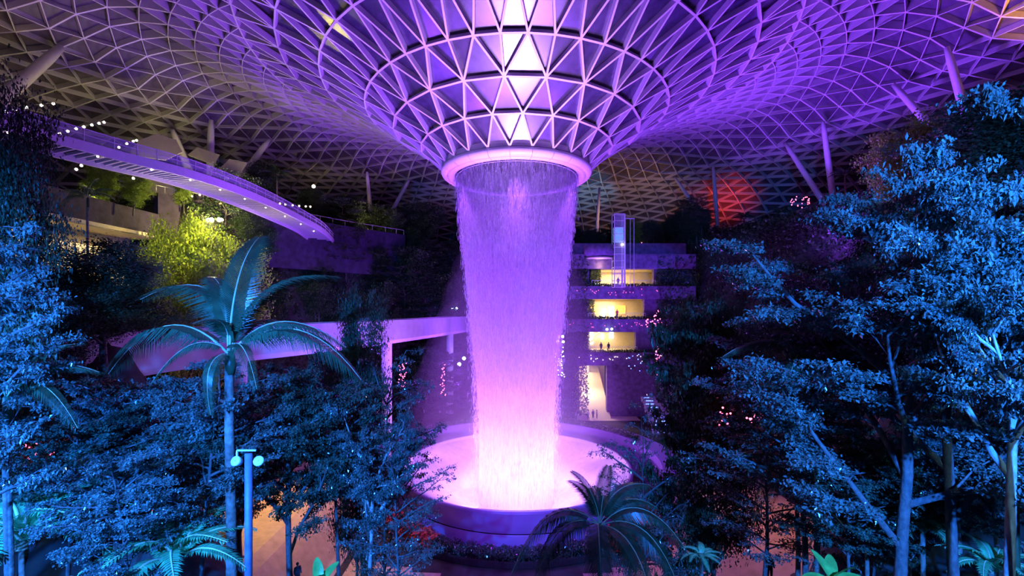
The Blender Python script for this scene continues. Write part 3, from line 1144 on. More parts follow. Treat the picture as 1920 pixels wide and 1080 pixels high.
# undergrowth over the slopes
rg = np.random.default_rng(17)
n = 150000
a = np.radians(-25 + 235 * rg.random(n))
r = 33 + 27 * rg.random(n)
x, y = CX + r * np.cos(a), CY + r * np.sin(a)
ok = (y > 28) & ~((x > 6.5) & (x < 35) & (y > 85)) & (np.abs(x) / np.maximum(y, 1) < 1.3)
x, y = x[ok], y[ok]
zz = np.array([ground(p, q) for p, q in zip(x, y)])
bump = .5 + .5 * np.sin(x * .9 + np.sin(y * .7) * 2) * np.sin(y * 1.1)
v, f = leaf_arrays(rg, np.stack([x, y, zz + (.2 + 1.5 * bump) * rg.random(len(x))], -1), .5, .38, .7)
o = obj('undergrowth', npmesh('undergrowth', v, f, M_LEAFD))
tag(o, 'dark undergrowth covering the terraced slopes round the basin', 'undergrowth', kind='stuff')

# yellow-green trees lit by the flood lamp
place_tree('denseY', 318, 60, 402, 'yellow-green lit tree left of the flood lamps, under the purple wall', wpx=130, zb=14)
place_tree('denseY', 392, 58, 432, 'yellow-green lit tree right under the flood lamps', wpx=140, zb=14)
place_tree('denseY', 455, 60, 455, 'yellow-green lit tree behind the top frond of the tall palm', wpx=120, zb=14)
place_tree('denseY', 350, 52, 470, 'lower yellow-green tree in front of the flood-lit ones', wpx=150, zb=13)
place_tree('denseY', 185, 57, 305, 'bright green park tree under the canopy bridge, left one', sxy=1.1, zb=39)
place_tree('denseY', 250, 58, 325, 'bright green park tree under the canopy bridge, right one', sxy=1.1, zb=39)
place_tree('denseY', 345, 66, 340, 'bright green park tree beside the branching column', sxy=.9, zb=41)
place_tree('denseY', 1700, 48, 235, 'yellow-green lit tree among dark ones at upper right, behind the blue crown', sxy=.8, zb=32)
place_tree('dense2', 478, 80, 300, 'dark slim tree on the park edge right of the branching column', sxy=.8, zb=41)
place_tree('cone', 832, 84, 650, 'pale lit young conifer left of the waterfall, fairy lights on its stem', sxy=.8)
place_tree('cone', 1047, 84, 630, 'young conifer right of the waterfall hung with white fairy lights', sxy=.7)

# ------------------------------------------------------------------ track bridge (pale viaduct)
def smooth_path(pts, n):
    pts = [np.array(p, float) for p in pts]
    out = []
    m_ = len(pts)
    for k in range(n + 1):
        u = k / n * (m_ - 1)
        i_ = min(int(u), m_ - 2)
        t = u - i_
        p0, p1, p2, p3 = pts[max(i_ - 1, 0)], pts[i_], pts[i_ + 1], pts[min(i_ + 2, m_ - 1)]
        out.append(.5 * ((2 * p1) + (-p0 + p2) * t + (2 * p0 - 5 * p1 + 4 * p2 - p3) * t * t + (-p0 + 3 * p1 - 3 * p2 + p3) * t ** 3))
    return np.array(out)


def sweep(path, sec):
    """sweep a closed section (u across, w up) along a horizontal path"""
    t = np.gradient(path, axis=0)
    t[:, 2] = 0
    t /= np.linalg.norm(t, axis=1)[:, None]
    s = np.stack([t[:, 1], -t[:, 0], 0 * t[:, 0]], -1)
    sec = np.array(sec)
    k = len(sec)
    v = path[:, None, :] + s[:, None, :] * sec[None, :, 0, None] + np.array([0, 0, 1.0]) * sec[None, :, 1, None]
    n = len(path)
    i_ = np.arange(n - 1)[:, None] * k
    j_ = np.arange(k)[None, :]
    f = np.stack([i_ + j_, i_ + (j_ + 1) % k, i_ + k + (j_ + 1) % k, i_ + k + j_], -1).reshape(-1, 4)
    return v.reshape(-1, 3), f


vp = smooth_path([(-22, 8, 22), (-28, 24, 22), (-28.5, 38, 22), (-23.5, 51, 22), (-19.3, 63, 22), (-14, 84, 22), (-9.7, 104, 22), (-7, 114, 22)], 60)
via = thing('track_bridge', 'pale curved concrete track bridge passing behind the tall palm and the waterfall', 'bridge', (0, 0, 0))
MB().add(*sweep(vp, [(-2.0, .0), (1.8, 0), (2.0, .5), (2.0, 3.3), (1.7, 3.3), (1.7, 1.0), (-1.7, 1.0), (-1.7, 3.3), (-2.0, 3.3), (-2.2, .5)])).obj('deck', M_CONC, via)
for (x, y, w_) in ((-18.3, 66.5, 1.5), (-12.4, 91, 1.4), (-27, 45, 1.5)):
    MB().lathe([(w_ / 2, ground(x, y) - .3), (w_ / 2, 21.9), (w_ * .6, 22.05)], 20, c=(x, y, 0)).obj('column', M_CONC, via, True)

# ------------------------------------------------------------------ canopy footbridge, upper left
cp = smooth_path([(-41, 20, 40), (-38.2, 30, 40), (-35.2, 38.5, 40), (-32.8, 44, 40), (-31.8, 50, 40), (-31.7, 57, 40), (-32.3, 66, 40), (-33.5, 76, 40), (-37, 90, 40)], 90)
cb = thing('canopy_footbridge', 'curved footbridge hung high at upper left with violet edge girders and glass rails', 'bridge', (0, 0, 0))
for s_ in (-2.0, 2.0):
    MB().add(*sweep(cp, [(s_ - .12, -.55), (s_ + .12, -.55), (s_ + .12, .25), (s_ - .12, .25)])).obj('edge_girder', M_STEEL, cb)
MB().add(*sweep(cp, [(-1.9, .05), (1.9, .05), (1.9, .12), (-1.9, .12)])).obj('walkway', M_BLACK, cb)
tt = np.gradient(cp, axis=0)
tt /= np.linalg.norm(tt, axis=1)[:, None]
sd = np.stack([tt[:, 1], -tt[:, 0], 0 * tt[:, 0]], -1)
for k in range(2, 90, 1):
    a = cp[k] - sd[k] * 1.9
    b = cp[k] + sd[k] * 1.9
    MB().bar(a - (0, 0, .12), b - (0, 0, .12), .16, .26).obj('cross_beam', M_STEEL, cb)
for s_ in (-2.0, 2.0):
    for z_ in (1.25, .8):
        MB().add(*sweep(cp + np.array([0, 0, z_]), [(s_ - .03, -.03), (s_ + .03, -.03), (s_ + .03, .03), (s_ - .03, .03)])).obj('handrail', M_STEEL, cb)
    for k in range(2, 89, 3):
        p = cp[k] + sd[k] * s_
        MB().bar(p, p + np.array([0, 0, 1.3]), .06).obj('post', M_STEEL, cb)
        if k + 3 < 90:
            q = cp[k + 3] + sd[k + 3] * s_
            v = [p + (0, 0, .3), q + (0, 0, .3), q + (0, 0, 1.2), p + (0, 0, 1.2)]
            n_ = sd[k] * .02
            MB().add([x - n_ for x in v] + [x + n_ for x in v], MB.BF).obj('glass_pane', M_GLASS, cb)

# ------------------------------------------------------------------ tree columns holding the roof
def roof_hit(px, py, zrel=31.0):
    d = F * zrel / (578 - py)
    return P(px, py, d)


def column_tree(label, base, tops, r=.55, group=None):
    b = Vector(base)
    e = thing('branching_column', label, 'column', b, group=group)
    for q in tops:
        t = Vector(q)
        m_ = (t - b)
        n_ = 10
        pts = [m_ * (k / n_) for k in range(n_ + 1)]
        rad = [r * (.8 + .2 * math.sin(math.pi * min(1, .1 + k / n_))) * (1 if 0 < k < n_ else .7) for k in range(n_ + 1)]
        MB().tube(pts, rad, 14).obj('strut', M_STEEL, e, True)
    MB().lathe([(r * 1.8, -.6), (r * 1.6, .3), (r * 1.1, .6), (.05, .7)], 16).obj('base', M_STEEL, e, True)


def base_at(px, d):
    x = (px - 960) / F * d
    return (x, d, ground(x, d) + .1)


column_tree('white branching roof column of three struts behind the canopy footbridge', base_at(392, 77), [roof_hit(396, 225), roof_hit(323, 243, 28.5), roof_hit(505, 262, 30.5)], .6)
column_tree('roof column with one thick slanting strut at the upper left edge', (-58, 44, ground(-58, 44)), [roof_hit(115, 88, 31), (-62, 52, 55)], .7)
column_tree('slim roof column left of the waterfall, of two leaning struts', base_at(700, 108), [roof_hit(688, 322, 30.5), roof_hit(767, 338, 30.5)], .5)
column_tree('blue-lit slanting roof column right of the waterfall, left of the lift tower', base_at(1100, 106), [roof_hit(1124, 352, 28.5)], .45)
column_tree('violet roof column pair furthest right of the waterfall, by the red-lit lattice', base_at(1347, 101), [roof_hit(1337, 310), roof_hit(1265, 333, 30)], .45)
column_tree('violet roof column pair in the middle of the right slope', base_at(1568, 80), [roof_hit(1543, 228), roof_hit(1472, 268, 31)], .5)
column_tree('violet roof column pair rising out of the blue crown at upper right', base_at(1850, 58), [roof_hit(1775, 88), roof_hit(1675, 158, 31)], .5)

# ------------------------------------------------------------------ white sails
def sail(pts, label):
    P3 = [P(*q) for q in pts]
    c = sum(P3, Vector()) / len(P3)
    n_ = (P3[1] - P3[0]).cross(P3[2] - P3[0]).normalized() * .12
    k = len(P3)
    v = [tuple(p - c) for p in P3] + [tuple(p - c + n_) for p in P3]
    me = bpy.data.meshes.new('shade_panel')
    me.from_pydata(v, [], [tuple(range(k)), tuple(range(2 * k - 1, k - 1, -1))] + [(q, (q + 1) % k, (q + 1) % k + k, q + k) for q in range(k)])
    me.materials.append(M_SAIL)
    o = obj('shade_panel', me)
    o.location = c
    tag(o, label, 'panel')


sail([(238, 290, 60), (262, 262, 62), (296, 251, 64), (330, 262, 65), (342, 285, 64), (310, 300, 62)], 'large white faceted panel behind the canopy footbridge, the highest')
sail([(352, 290, 70), (370, 276, 71), (412, 290, 72), (404, 306, 71), (384, 303, 70)], 'small white panel beside the branching column')
sail([(402, 325, 70), (430, 298, 72), (464, 305, 73), (444, 336, 71)], 'white panel right of the branching column, below the footbridge rail')
sail([(262, 345, 66), (292, 318, 67), (344, 338, 68), (318, 372, 67), (290, 372, 66)], 'white panel under the canopy footbridge, lit from below')

# ------------------------------------------------------------------ walls of the terraces on the left
def band(name, pts, z0, z1, th, m_, kind='structure'):
    p = smooth_path([(x, y, 0) for x, y in pts], 6 * (len(pts) - 1))
    o = MB().add(*sweep(p, [(-th / 2, z0), (th / 2, z0), (th / 2, z1), (-th / 2, z1)])).obj(name, m_, kind=kind)
    return o


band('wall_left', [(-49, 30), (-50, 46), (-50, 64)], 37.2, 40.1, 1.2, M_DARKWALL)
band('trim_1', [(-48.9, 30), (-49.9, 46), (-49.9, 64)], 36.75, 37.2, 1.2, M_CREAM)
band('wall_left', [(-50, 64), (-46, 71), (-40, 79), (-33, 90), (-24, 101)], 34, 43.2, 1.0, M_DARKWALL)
band('wall_left', [(-53, 30), (-54, 46), (-54, 64)], 30, 36.8, .6, M_CREAM)
MB().box((-52, 47, 36.8), (5, 34, .3)).obj('ceiling_soffit', M_CREAM, kind='structure')
shop = thing('shop_front', 'lit glazed shop front under the left parapet, seen between dark trees', 'shop front', (-53.4, 34, 31))
for k in range(12):
    MB().box((0, k * 2.4 + 1.2, 2.0), (.06, 2.2, 3.9)).obj('pane', mat('lit_shop_glass', (.9, .7, .45), .3, emit=(1, .72, .36), estr=1.1, var=.4, scale=1.5), shop)
    MB().box((.05, k * 2.4, 2.0), (.12, .12, 4.1)).obj('mullion', M_BLACK, shop)
lamp('shop_glow', 'AREA', (-51.5, 46, 36.3), WRM, 900, (-53, 46, 30), 4)

lamp('sail_fill', 'SPOT', (-40, 56, 41), (1, .82, .5), 2600, (-46, 66, 50), .5, 80, .9)  # added warm fill that brightens the sails from below
lamp('sail_fill', 'SPOT', (-38, 62, 42), (1, .82, .5), 1800, (-42, 72, 49), .5, 80, .9)
# railing along the park edge
rl = thing('park_railing', 'thin railing along the purple wall top at the upper left park', 'railing')
rp = smooth_path([(-50, 64, 43.2), (-46, 71, 43.2), (-40, 79, 43.2), (-33, 90, 43.2), (-24, 101, 43.2)], 40)
MB().tube(rp + np.array([0, 0, 1.1]), .05, 6).obj('handrail', M_STEEL, rl)
for q in rp[::2]:
    MB().bar(q, q + np.array([0, 0, 1.1]), .06).obj('post', M_STEEL, rl)

# ------------------------------------------------------------------ terrace building on the right of the waterfall
BY = 88.0


def bx(px):
    return (px - 960) / F * BY


def bz(py):
    return CAMZ - (py - 578) / F * BY


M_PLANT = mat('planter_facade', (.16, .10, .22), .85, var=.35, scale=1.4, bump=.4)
levels = [  # opening top y, opening bottom y, x0, x1
    (505, 537, 1108, 1226, 'lit upper hall behind the lift tower'),
    (561, 598, 1096, 1208, 'lit orange shop floor with a railing'),
    (622, 660, 1086, 1192, 'lit floor with a staircase and plants'),
    (684, 784, 1076, 1138, 'corridor with the pale path'),
]
bld = thing('terrace_building', 'terraced mall front right of the waterfall, planted balconies stacked on four lit floors', 'building', (0, BY, 0))
edge = [(478, 505), (537, 561), (598, 622), (660, 684)]
for (t_, b_) in edge:
    MB().box(((bx(1050) + bx(1300)) / 2, 0, (bz(t_) + bz(b_)) / 2), (bx(1300) - bx(1050), 2.4, bz(t_) - bz(b_))).obj('balcony_band', M_PLANT, bld)
for (yt, yb, x0, x1, lb) in levels:
    zt, zb_ = bz(yt), bz(yb)
    for (a, b) in ((1050, x0), (x1, 1300)):
        MB().box(((bx(a) + bx(b)) / 2, .6, (zt + zb_) / 2), (bx(b) - bx(a), 1.2, zt - zb_ + .02)).obj('pier', M_PLANT, bld)
    dpt = 9 if yt < 680 else 22
    MB().box(((bx(x0) + bx(x1)) / 2, dpt, (zt + zb_) / 2), (bx(x1) - bx(x0) + 8, .3, zt - zb_ + 1)).obj('back_wall', M_CREAM, bld)
    MB().box(((bx(x0) + bx(x1)) / 2, dpt / 2 + 1, zt + .25), (bx(x1) - bx(x0) + 8, dpt, .3)).obj('soffit', M_CREAM, bld)
    MB().box(((bx(x0) + bx(x1)) / 2, dpt / 2 + 1, zb_ - .25), (bx(x1) - bx(x0) + 8, dpt, .3)).obj('floor_slab', M_CREAM, bld)
    MB().box((bx(x0) - .15, dpt / 2, (zt + zb_) / 2), (.3, dpt, zt - zb_)).obj('side_wall', M_CREAM, bld)
    # planting on the left side of the opening
    rg = np.random.default_rng(int(yt))
    n = 2600
    pts = np.stack([bx(x0) + rg.random(n) ** 2 * (1.9 if yt < 680 else 1.0), rg.random(n) * 2 - .6, zb_ + (zt - zb_) * rg.random(n)], -1)
    v, f = leaf_arrays(rg, pts, .3, .4, .8)
    obj('climbing_plant', npmesh('climbing_plant', v, f, M_LEAFY), bld, kind='stuff')
    # planting along the balcony edge
    n = 2500
    pts = np.stack([bx(1050) + rg.random(n) * (bx(1300) - bx(1050)), -1.2 + rg.random(n) * .8, zb_ + .0 + rg.random(n) * .45], -1)
    v, f = leaf_arrays(rg, pts, .3, .4, .8)
    if yt < 680:
        obj('edge_planting', npmesh('edge_planting', v, f, M_LEAFD), bld, kind='stuff')
    hall = lamp('hall_light', 'AREA', ((bx(x0) + bx(x1)) / 2, BY + dpt * .55, zt - .1), (1, .78, .42), 1100 if yt < 600 else 800, ((bx(x0) + bx(x1)) / 2, BY + dpt * .55, 0), 5)
rg = np.random.default_rng(5)
n = 14000
px_ = np.where(rg.random(n) < .45, 1050 + 50 * rg.random(n), 1228 + 75 * rg.random(n))
pts = np.stack([bx(px_), -1.3 + .7 * rg.random(n), 6 + 31 * rg.random(n)], -1)
v, f = leaf_arrays(rg, pts, .45, .4, .8)
obj('facade_planting', npmesh('facade_planting', v, f, M_LEAFD), bld, kind='stuff')
# railing of the middle floors
for (py, x0, x1) in ((537, 1108, 1226), (598, 1096, 1208), (660, 1086, 1192)):
    MB().bar((bx(x0), -.9, bz(py) + 1.1), (bx(x1), -.9, bz(py) + 1.1), .07).obj('handrail', M_STEEL, bld)
    for k in range(22):
        x = bx(x0) + (bx(x1) - bx(x0)) * k / 21
        MB().bar((x, -.9, bz(py)), (x, -.9, bz(py) + 1.1), .05).obj('baluster', M_STEEL, bld)
# shop glazing and staircase inside
M_GLOW = mat('lit_display', (.8, .85, 1), emit=(.65, .8, 1), estr=5)
M_GLOWO = mat('orange_display', (1, .6, .2), emit=(1, .42, .08), estr=.9, var=.5, scale=2)
for (x, y0, y1, w_, mm) in ((1128, 527, 537, 2.4, M_GLOW), (1149, 580, 596, .5, M_GLOW), (1166, 575, 596, .8, M_GLOW), (1122, 570, 590, 3.0, M_GLOWO), (1182, 572, 590, 2.4, M_GLOWO),
                            (1123, 622, 633, .7, M_GLOW), (1123, 638, 652, .7, M_GLOW), (1165, 627, 640, .7, M_GLOW), (1146, 630, 642, .4, M_GLOW), (1112, 686, 697, 1.3, M_GLOW)):
    MB().box((bx(x), 8.7 if y0 < 680 else 21.6, (bz(y0) + bz(y1)) / 2), (w_, .2, bz(y0) - bz(y1))).obj('shop_display', mm, bld)
for k in range(14):
    MB().box((bx(1092) + k * .38, 6.5, bz(660) + k * .22), (.4, 2.2, .2)).obj('stair_step', M_CREAM, bld)
MB().bar((bx(1092), 5.3, bz(660) + 1), (bx(1092) + 5.2, 5.3, bz(660) + 4.1), .08).obj('stair_rail', M_STEEL, bld)
# rounded balcony above
rb = thing('round_balcony', 'rounded planted balcony with a cream underside above the upper hall', 'balcony', (bx(1122), BY - 1, bz(479)))
MB().lathe([(.01, -.6), (2.2, -.6), (2.9, .0), (3.0, 1.7), (2.8, 1.7), (2.8, 1.2), (.01, 1.2)], 40).obj('planter', M_PLANT, rb, True)
MB().lathe([(.01, -.85), (2.3, -.82), (2.6, -.62), (.01, -.62)], 40).obj('soffit', M_CREAM, rb, True)
lamp('soffit_glow', 'POINT', (bx(1122), BY - 2, bz(500)), WRM, 120, size=.3)
# roof slab of the building with park on top
MB().box((20.5, 101, 38.1), (27, 24, 3.2)).obj('wall_upper_terrace', M_PLANT, kind='structure')
for k in range(26):
    kd = ('dense1', 'cone', 'denseY', 'dense2')[k % 4]
    x, y = 8.5 + 25.5 * ((k * .618) % 1), 92 + 18 * ((k * .37) % 1)
    t = T[kd]
    s_ = (3.5 + 3 * ((k * .77) % 1)) / t['top']
    e = thing('tree', ['low round dark tree', 'low conical tree', 'low yellow-green tree', 'low upright dark tree'][k % 4] + ' on the roof terrace above the lit halls', 'tree', (x, y, 39.6), k, ['round', 'conical', 'yellow-green', 'upright'][k % 4] + ' trees above the lit halls')
    e.scale = (s_, s_, s_)
    obj('trunk', t['trunk'], e)
    obj('foliage', t['foliage'], e)

o = MB().add([(12.0, 85.2, 6.1), (18.6, 85.2, 6.1), (20.6, 109.5, 13.2), (17.6, 109.5, 13.2), (12.0, 85.2, 5.8), (18.6, 85.2, 5.8), (20.6, 109.5, 12.9), (17.6, 109.5, 12.9)], MB.BF).obj('back_path_ramp', M_CREAM, kind='structure')
# lift tower
lt = thing('lift_tower', 'slender lavender steel and glass lift tower before the lit upper hall', 'lift', (bx(1157), 85.5, bz(540)))
h = bz(408) - bz(540)
for (x, y) in ((-1.3, -1), (0.6, -1), (-1.3, 1), (0.6, 1)):
    MB().bar((x, y, 0), (x, y, h), .28 if x > 0 else .14).obj('mast', M_STEEL, lt)
for k in range(12):
    z = h * k / 11
    MB().bar((-1.3, -1, z), (.6, -1, z), .12).obj('cross_bar', M_STEEL, lt)
    MB().bar((-1.3, -1, z), (-1.3, 1, z), .12).obj('cross_bar', M_STEEL, lt)
    if k < 11:
        MB().box((-.35, -1.02, z + h / 22), (1.7, .03, h / 11 - .2)).obj('glass_pane', M_GLASS, lt)
MB().box((-.35, 0, h * .72), (1.5, 1.5, 2.6)).obj('lift_car', mat('lift_car', (.4, .7, .9), .3, emit=(.2, .6, 1), estr=.5), lt)
MB().sphere((0.1, -1.3, h * .58), .2).obj('lamp', M_WHITEB, lt)
for x in (1.9, 2.6):
    MB().bar((x, 0, 0), (x, 0, h * .95), .08).obj('guide_rail', M_STEEL, lt)
MB().bar((.6, 0, h * .95), (2.7, 0, h * .95), .15).obj('top_bar', M_STEEL, lt)

# blue-lit steps right of the path
st = thing('lit_steps', 'flight of steps edged with blue light strips, right of the pale path', 'stairs', (26, 76, 6))
for k in range(11):
    MB().box((.12 * (k % 3) - k * .1, k * .8, .25 + k * .42), (5 - .25 * k, .8, .42)).obj('step', M_CONC, st)
    MB().box((-.4 + .3 * (k % 2) - k * .1, k * .8 - .42, .40 + k * .42), (2.8 - .17 * k, .05, .09)).obj('light_strip', M_BLUEL, st)

# ------------------------------------------------------------------ lamps
pole = thing('lamp_pole', 'blue lamp pole with two white flood lamps right of the tall palm trunk', 'lamp', base_at(466, 18))
bz0 = base_at(466, 18)[2]
zt = CAMZ - (850 - 578) / F * 18
hh = zt - bz0
MB().tube([(0, 0, 0), (0, 0, hh)], .14, 12).obj('pole', mat('blue_grey_paint', (.13, .14, .22), .5), pole, True)
MB().bar((-.45, 0, hh + .12), (.3, 0, hh + .12), .06).obj('arm', M_STEEL, pole)
MB().bar((-.45, 0, hh + .12), (-.45, 0, hh - .15), .06).obj('bracket', M_STEEL, pole)
for x in (-.42, .45):
    fl = MB().lathe([(.02, -.16), (.16, -.14), (.2, .1), (.17, .14), (.02, .12)], 14).obj('flood_head', M_RING, pole, True)
    fl.location = (x, -.05, hh - .3)
    fl.rotation_euler = (math.radians(60), .4 if x > 0 else -.3, 0)

fm_ = thing('flood_lamps', 'row of blazing yellow-white flood lamps on the purple wall, upper left', 'lamp', P(402, 412, 68))
for k, (dx, r_) in enumerate(((-2.9, .10), (-2.3, .14), (-.9, .26), (-.4, .3), (.7, .3), (1.1, .2), (-1.6, .12))):
    MB().sphere((dx, 0, 0), r_, 10, 8).obj('lens', M_HOT, fm_, True)
    MB().bar((dx, .1, -.1), (dx, .6, -.5), .08).obj('bracket', M_BLACK, fm_)
lamp('flood_glow', 'POINT', P(400, 416, 65), (1, .82, .28), 4500, size=.4)
lamp('flood_glow', 'SPOT', P(385, 380, 52), (1, .80, .14), 7500, P(365, 520, 58), .4, 110, .9)

lp = thing('park_lamp', 'small glowing globe lamp on a post left of the waterfall crest', 'lamp', base_at(588, 100))
hb_ = P(588, 352, 100).z - base_at(588, 100)[2]
MB().tube([(0, 0, 0), (0, 0, hb_)], .08, 8).obj('post', M_BLACK, lp, True)
MB().sphere((0, 0, hb_ + .3), .38, 10, 8).obj('globe', M_WARM, lp, True)


def bulb(px, py, d, r_, m_, label, group, name='lamp', post=None):
    p = P(px, py, d)
    e = thing(name, label, 'lamp', p, group=group)
    MB().sphere((0, 0, 0), r_, 8, 6).obj('globe', m_, e, True)
    MB().bar((0, .02, r_ * .8), (0, .02, r_ * 2.2), r_ * .4).obj('cap', M_BLACK, e)


for (px, py) in ((445, 385), (415, 384)):
    bulb(px, py, 76, .32, mat('orange_bulb', (1, .5, .1), emit=(1, .4, .06), estr=14), 'orange glowing lamp behind the flood lamps', 'orange lamps by the flood lamps')
for (px, py) in ((848, 578), (856, 578)):
    bulb(px, py, 99, .22, M_COOL, 'one of a pair of small blue-white lamps on the dark slope left of the waterfall', 'pair of blue-white slope lamps')
bulb(861, 683, 88, .36, M_COOL, 'lower cool white lamp left of the waterfall under the bridge', None)
bulb(870, 672, 90, .34, M_COOL, 'upper cool white lamp left of the waterfall under the bridge', None)
for (px, py) in ((1138, 617.5), (1147, 617)):
    bulb(px, py, 86, .22, M_COOL, 'one of two cool spotlights under the second balcony band', 'pair of balcony spotlights')
for (px, py) in ((1048, 632), (1055, 631), (1046, 640), (1056, 641)):
    bulb(px, py, 84, .26, M_WHITEB, 'white globe lamp in the cluster right of the waterfall', 'white lamps right of the waterfall')
for (px, py) in ((1453, 780), (1470, 788)):
    bulb(px, py, 40, .12, M_WARM, 'warm lamp glowing through the right trees', 'warm lamps behind the right trees')


def strand(pts, n, r_, m_, label, group, sag=.3, name='string_light'):
    """string of bulbs on a cable"""
    A = [P(*q) for q in pts]
    e = thing(name, label, 'string light', A[0], group=group)
    path = smooth_path([tuple(a - A[0]) for a in A], max(8, n))
    MB().tube(path, .03, 4).obj('cable', M_BLACK, e)
    pp = smooth_path([tuple(a - A[0]) for a in A], n - 1)
    me = MB().sphere((0, 0, -r_), r_, 6, 5).mesh('bulb', m_, True)
    for q in pp:
        b_ = obj('bulb', me, e)
        b_.location = q


strand([(12, 207, 42), (50, 199, 44), (100, 192, 46)], 5, .13, M_WHITEB, 'row of five white bulbs under the roof at the upper left edge', None)
strand([(101, 251, 44), (150, 237, 46), (195, 227, 48)], 8, .13, M_WHITEB, 'row of eight white bulbs above the left end of the footbridge', None)
strand([(223, 274, 50), (245, 264, 51), (256, 261, 52)], 4, .13, M_WHITEB, 'short row of white bulbs behind the footbridge glass', None)
strand([(143, 315, 48), (158, 304, 49), (172, 295, 50)], 4, .14, M_WHITEB, 'row of four white bulbs under the footbridge, left', None)
strand([(250, 332, 52), (257, 325, 52), (266, 319, 53)], 3, .14, M_WHITEB, 'row of three white bulbs under the footbridge, above the green trees', None)
strand([(305, 372, 66), (345, 368, 67), (385, 362, 68)], 7, .14, M_WARM, 'string of warm bulbs in the park beneath the footbridge', None)
strand([(525, 380, 74), (555, 384, 76), (582, 386, 78)], 6, .15, M_WARM, 'string of warm bulbs at the right end of the footbridge', None)
lamp('footbridge_fill', 'SPOT', (-32, 44, 33), (1, .75, .4), 1500, (-33, 46, 40), .5, 130, 1)  # added unseen warm fill under the footbridge slats
lamp('footbridge_fill', 'SPOT', (-31, 58, 33), (1, .75, .4), 1500, (-32, 60, 40), .5, 130, 1)
# lights along the footbridge soffit
for k in range(8, 84, 7):
    p = cp[k]
    MB().sphere((p[0] + .6, p[1], 39.72), .09, 6, 5).obj('soffit_light', M_WHITEB, cb)


def fairy(px, py, w_, h_, d, n, m_, label, seed):
    """bulbs wound on a stem"""
    rg = np.random.default_rng(seed)
    c = P(px, py, d)
    R_ = w_ / F * d / 2
    H_ = h_ / F * d
    e = thing('fairy_lights', label, 'fairy lights', (c.x, c.y, c.z - H_ / 2))
    t = np.linspace(0, 1, n)
    a = t * n * .9 + rg.normal(0, .4, n)
    path = np.stack([R_ * np.cos(a), R_ * np.sin(a), H_ * t], -1)
    MB().tube(path, .012, 3, False).obj('cable', M_BLACK, e)
    mb = MB()
    for q in path + rg.normal(0, .12, (n, 3)):
        mb.sphere(q, .028 + .022 * rg.random() + d * .0006, 5, 4)
    mb.obj('bulbs', m_, e, kind='stuff')


FL = [
    (145, 800, 26, 26, 23, 22, M_PINK, 'pink fairy lights in the crown of the lower left trees'),
    (75, 848, 34, 12, 21, 20, M_PINK, 'pink fairy lights low at the left edge'),
    (252, 825, 22, 40, 26, 36, M_PINK, 'pink fairy lights on a dark trunk left of the palm trunk'),
    (292, 960, 18, 60, 26, 40, M_PINK, 'red and pink fairy lights hanging above the dark gap at lower left'),
    (222, 892, 20, 12, 25, 12, M_PINK, 'small red cluster of fairy lights between the lower left trunks'),
    (247, 905, 18, 14, 25, 12, M_PINK, 'red cluster of fairy lights beside the pale forked tree'),
    (755, 705, 10, 46, 60, 34, M_PINK, 'pink fairy lights on a stem right of the bridge column'),
    (831, 712, 5, 60, 82, 30, M_PINK, 'red fairy lights on the young conifer stem left of the waterfall'),
    (1048, 672, 16, 70, 82, 60, M_WHITEB, 'white fairy lights wound on the young conifer right of the waterfall'),
    (1233, 640, 6, 120, 50, 50, M_PINK, 'tall column of pink fairy lights on a trunk right of the lit floors'),
    (1220, 605, 16, 14, 52, 16, M_PINK, 'pink fairy light cluster beside the lit orange floor'),
    (1358, 783, 14, 18, 27, 16, M_PINK, 'pink fairy lights in the leaves right of the dark trees'),
    (1415, 782, 16, 20, 27, 20, M_PINK, 'pink fairy lights left of the warm lamps'),
    (1190, 680, 22, 30, 70, 12, M_BLUEL, 'blue glints of fairy lights above the lit steps'),
    (1500, 378, 30, 14, 75, 26, M_PINK, 'magenta fairy lights on the right crest, left cluster'),
    (1600, 375, 30, 16, 70, 30, M_PINK, 'magenta fairy lights on the right crest, right cluster'),
    (1205, 462, 26, 8, 92, 26, M_PINK, 'red fairy lights in the planting above the upper hall'),
    (655, 425, 16, 8, 98, 14, M_PINK, 'pink fairy lights on the crest left of the waterfall'),
]
for k, q in enumerate(FL):
    fairy(*q, seed=k + 50)
# sprinkle of tiny lights on the balcony bands
rg = np.random.default_rng(99)
for (y0, mm, lb) in ((546, M_PINK, 'tiny red dots of light on the top balcony band'), (606, M_PINK, 'tiny red dots of light on the middle balcony band'), (668, M_WHITEB, 'tiny white dots of light on the lowest balcony band')):
    mb = MB()
    for k in range(22):
        mb.sphere((bx(1060 + rg.random() * 180), BY - 1.3, bz(y0 + rg.random() * 12 - 4)), .05, 5, 4)
    o = mb.obj('dot_lights', mm)
    tag(o, lb, 'light', kind='stuff')

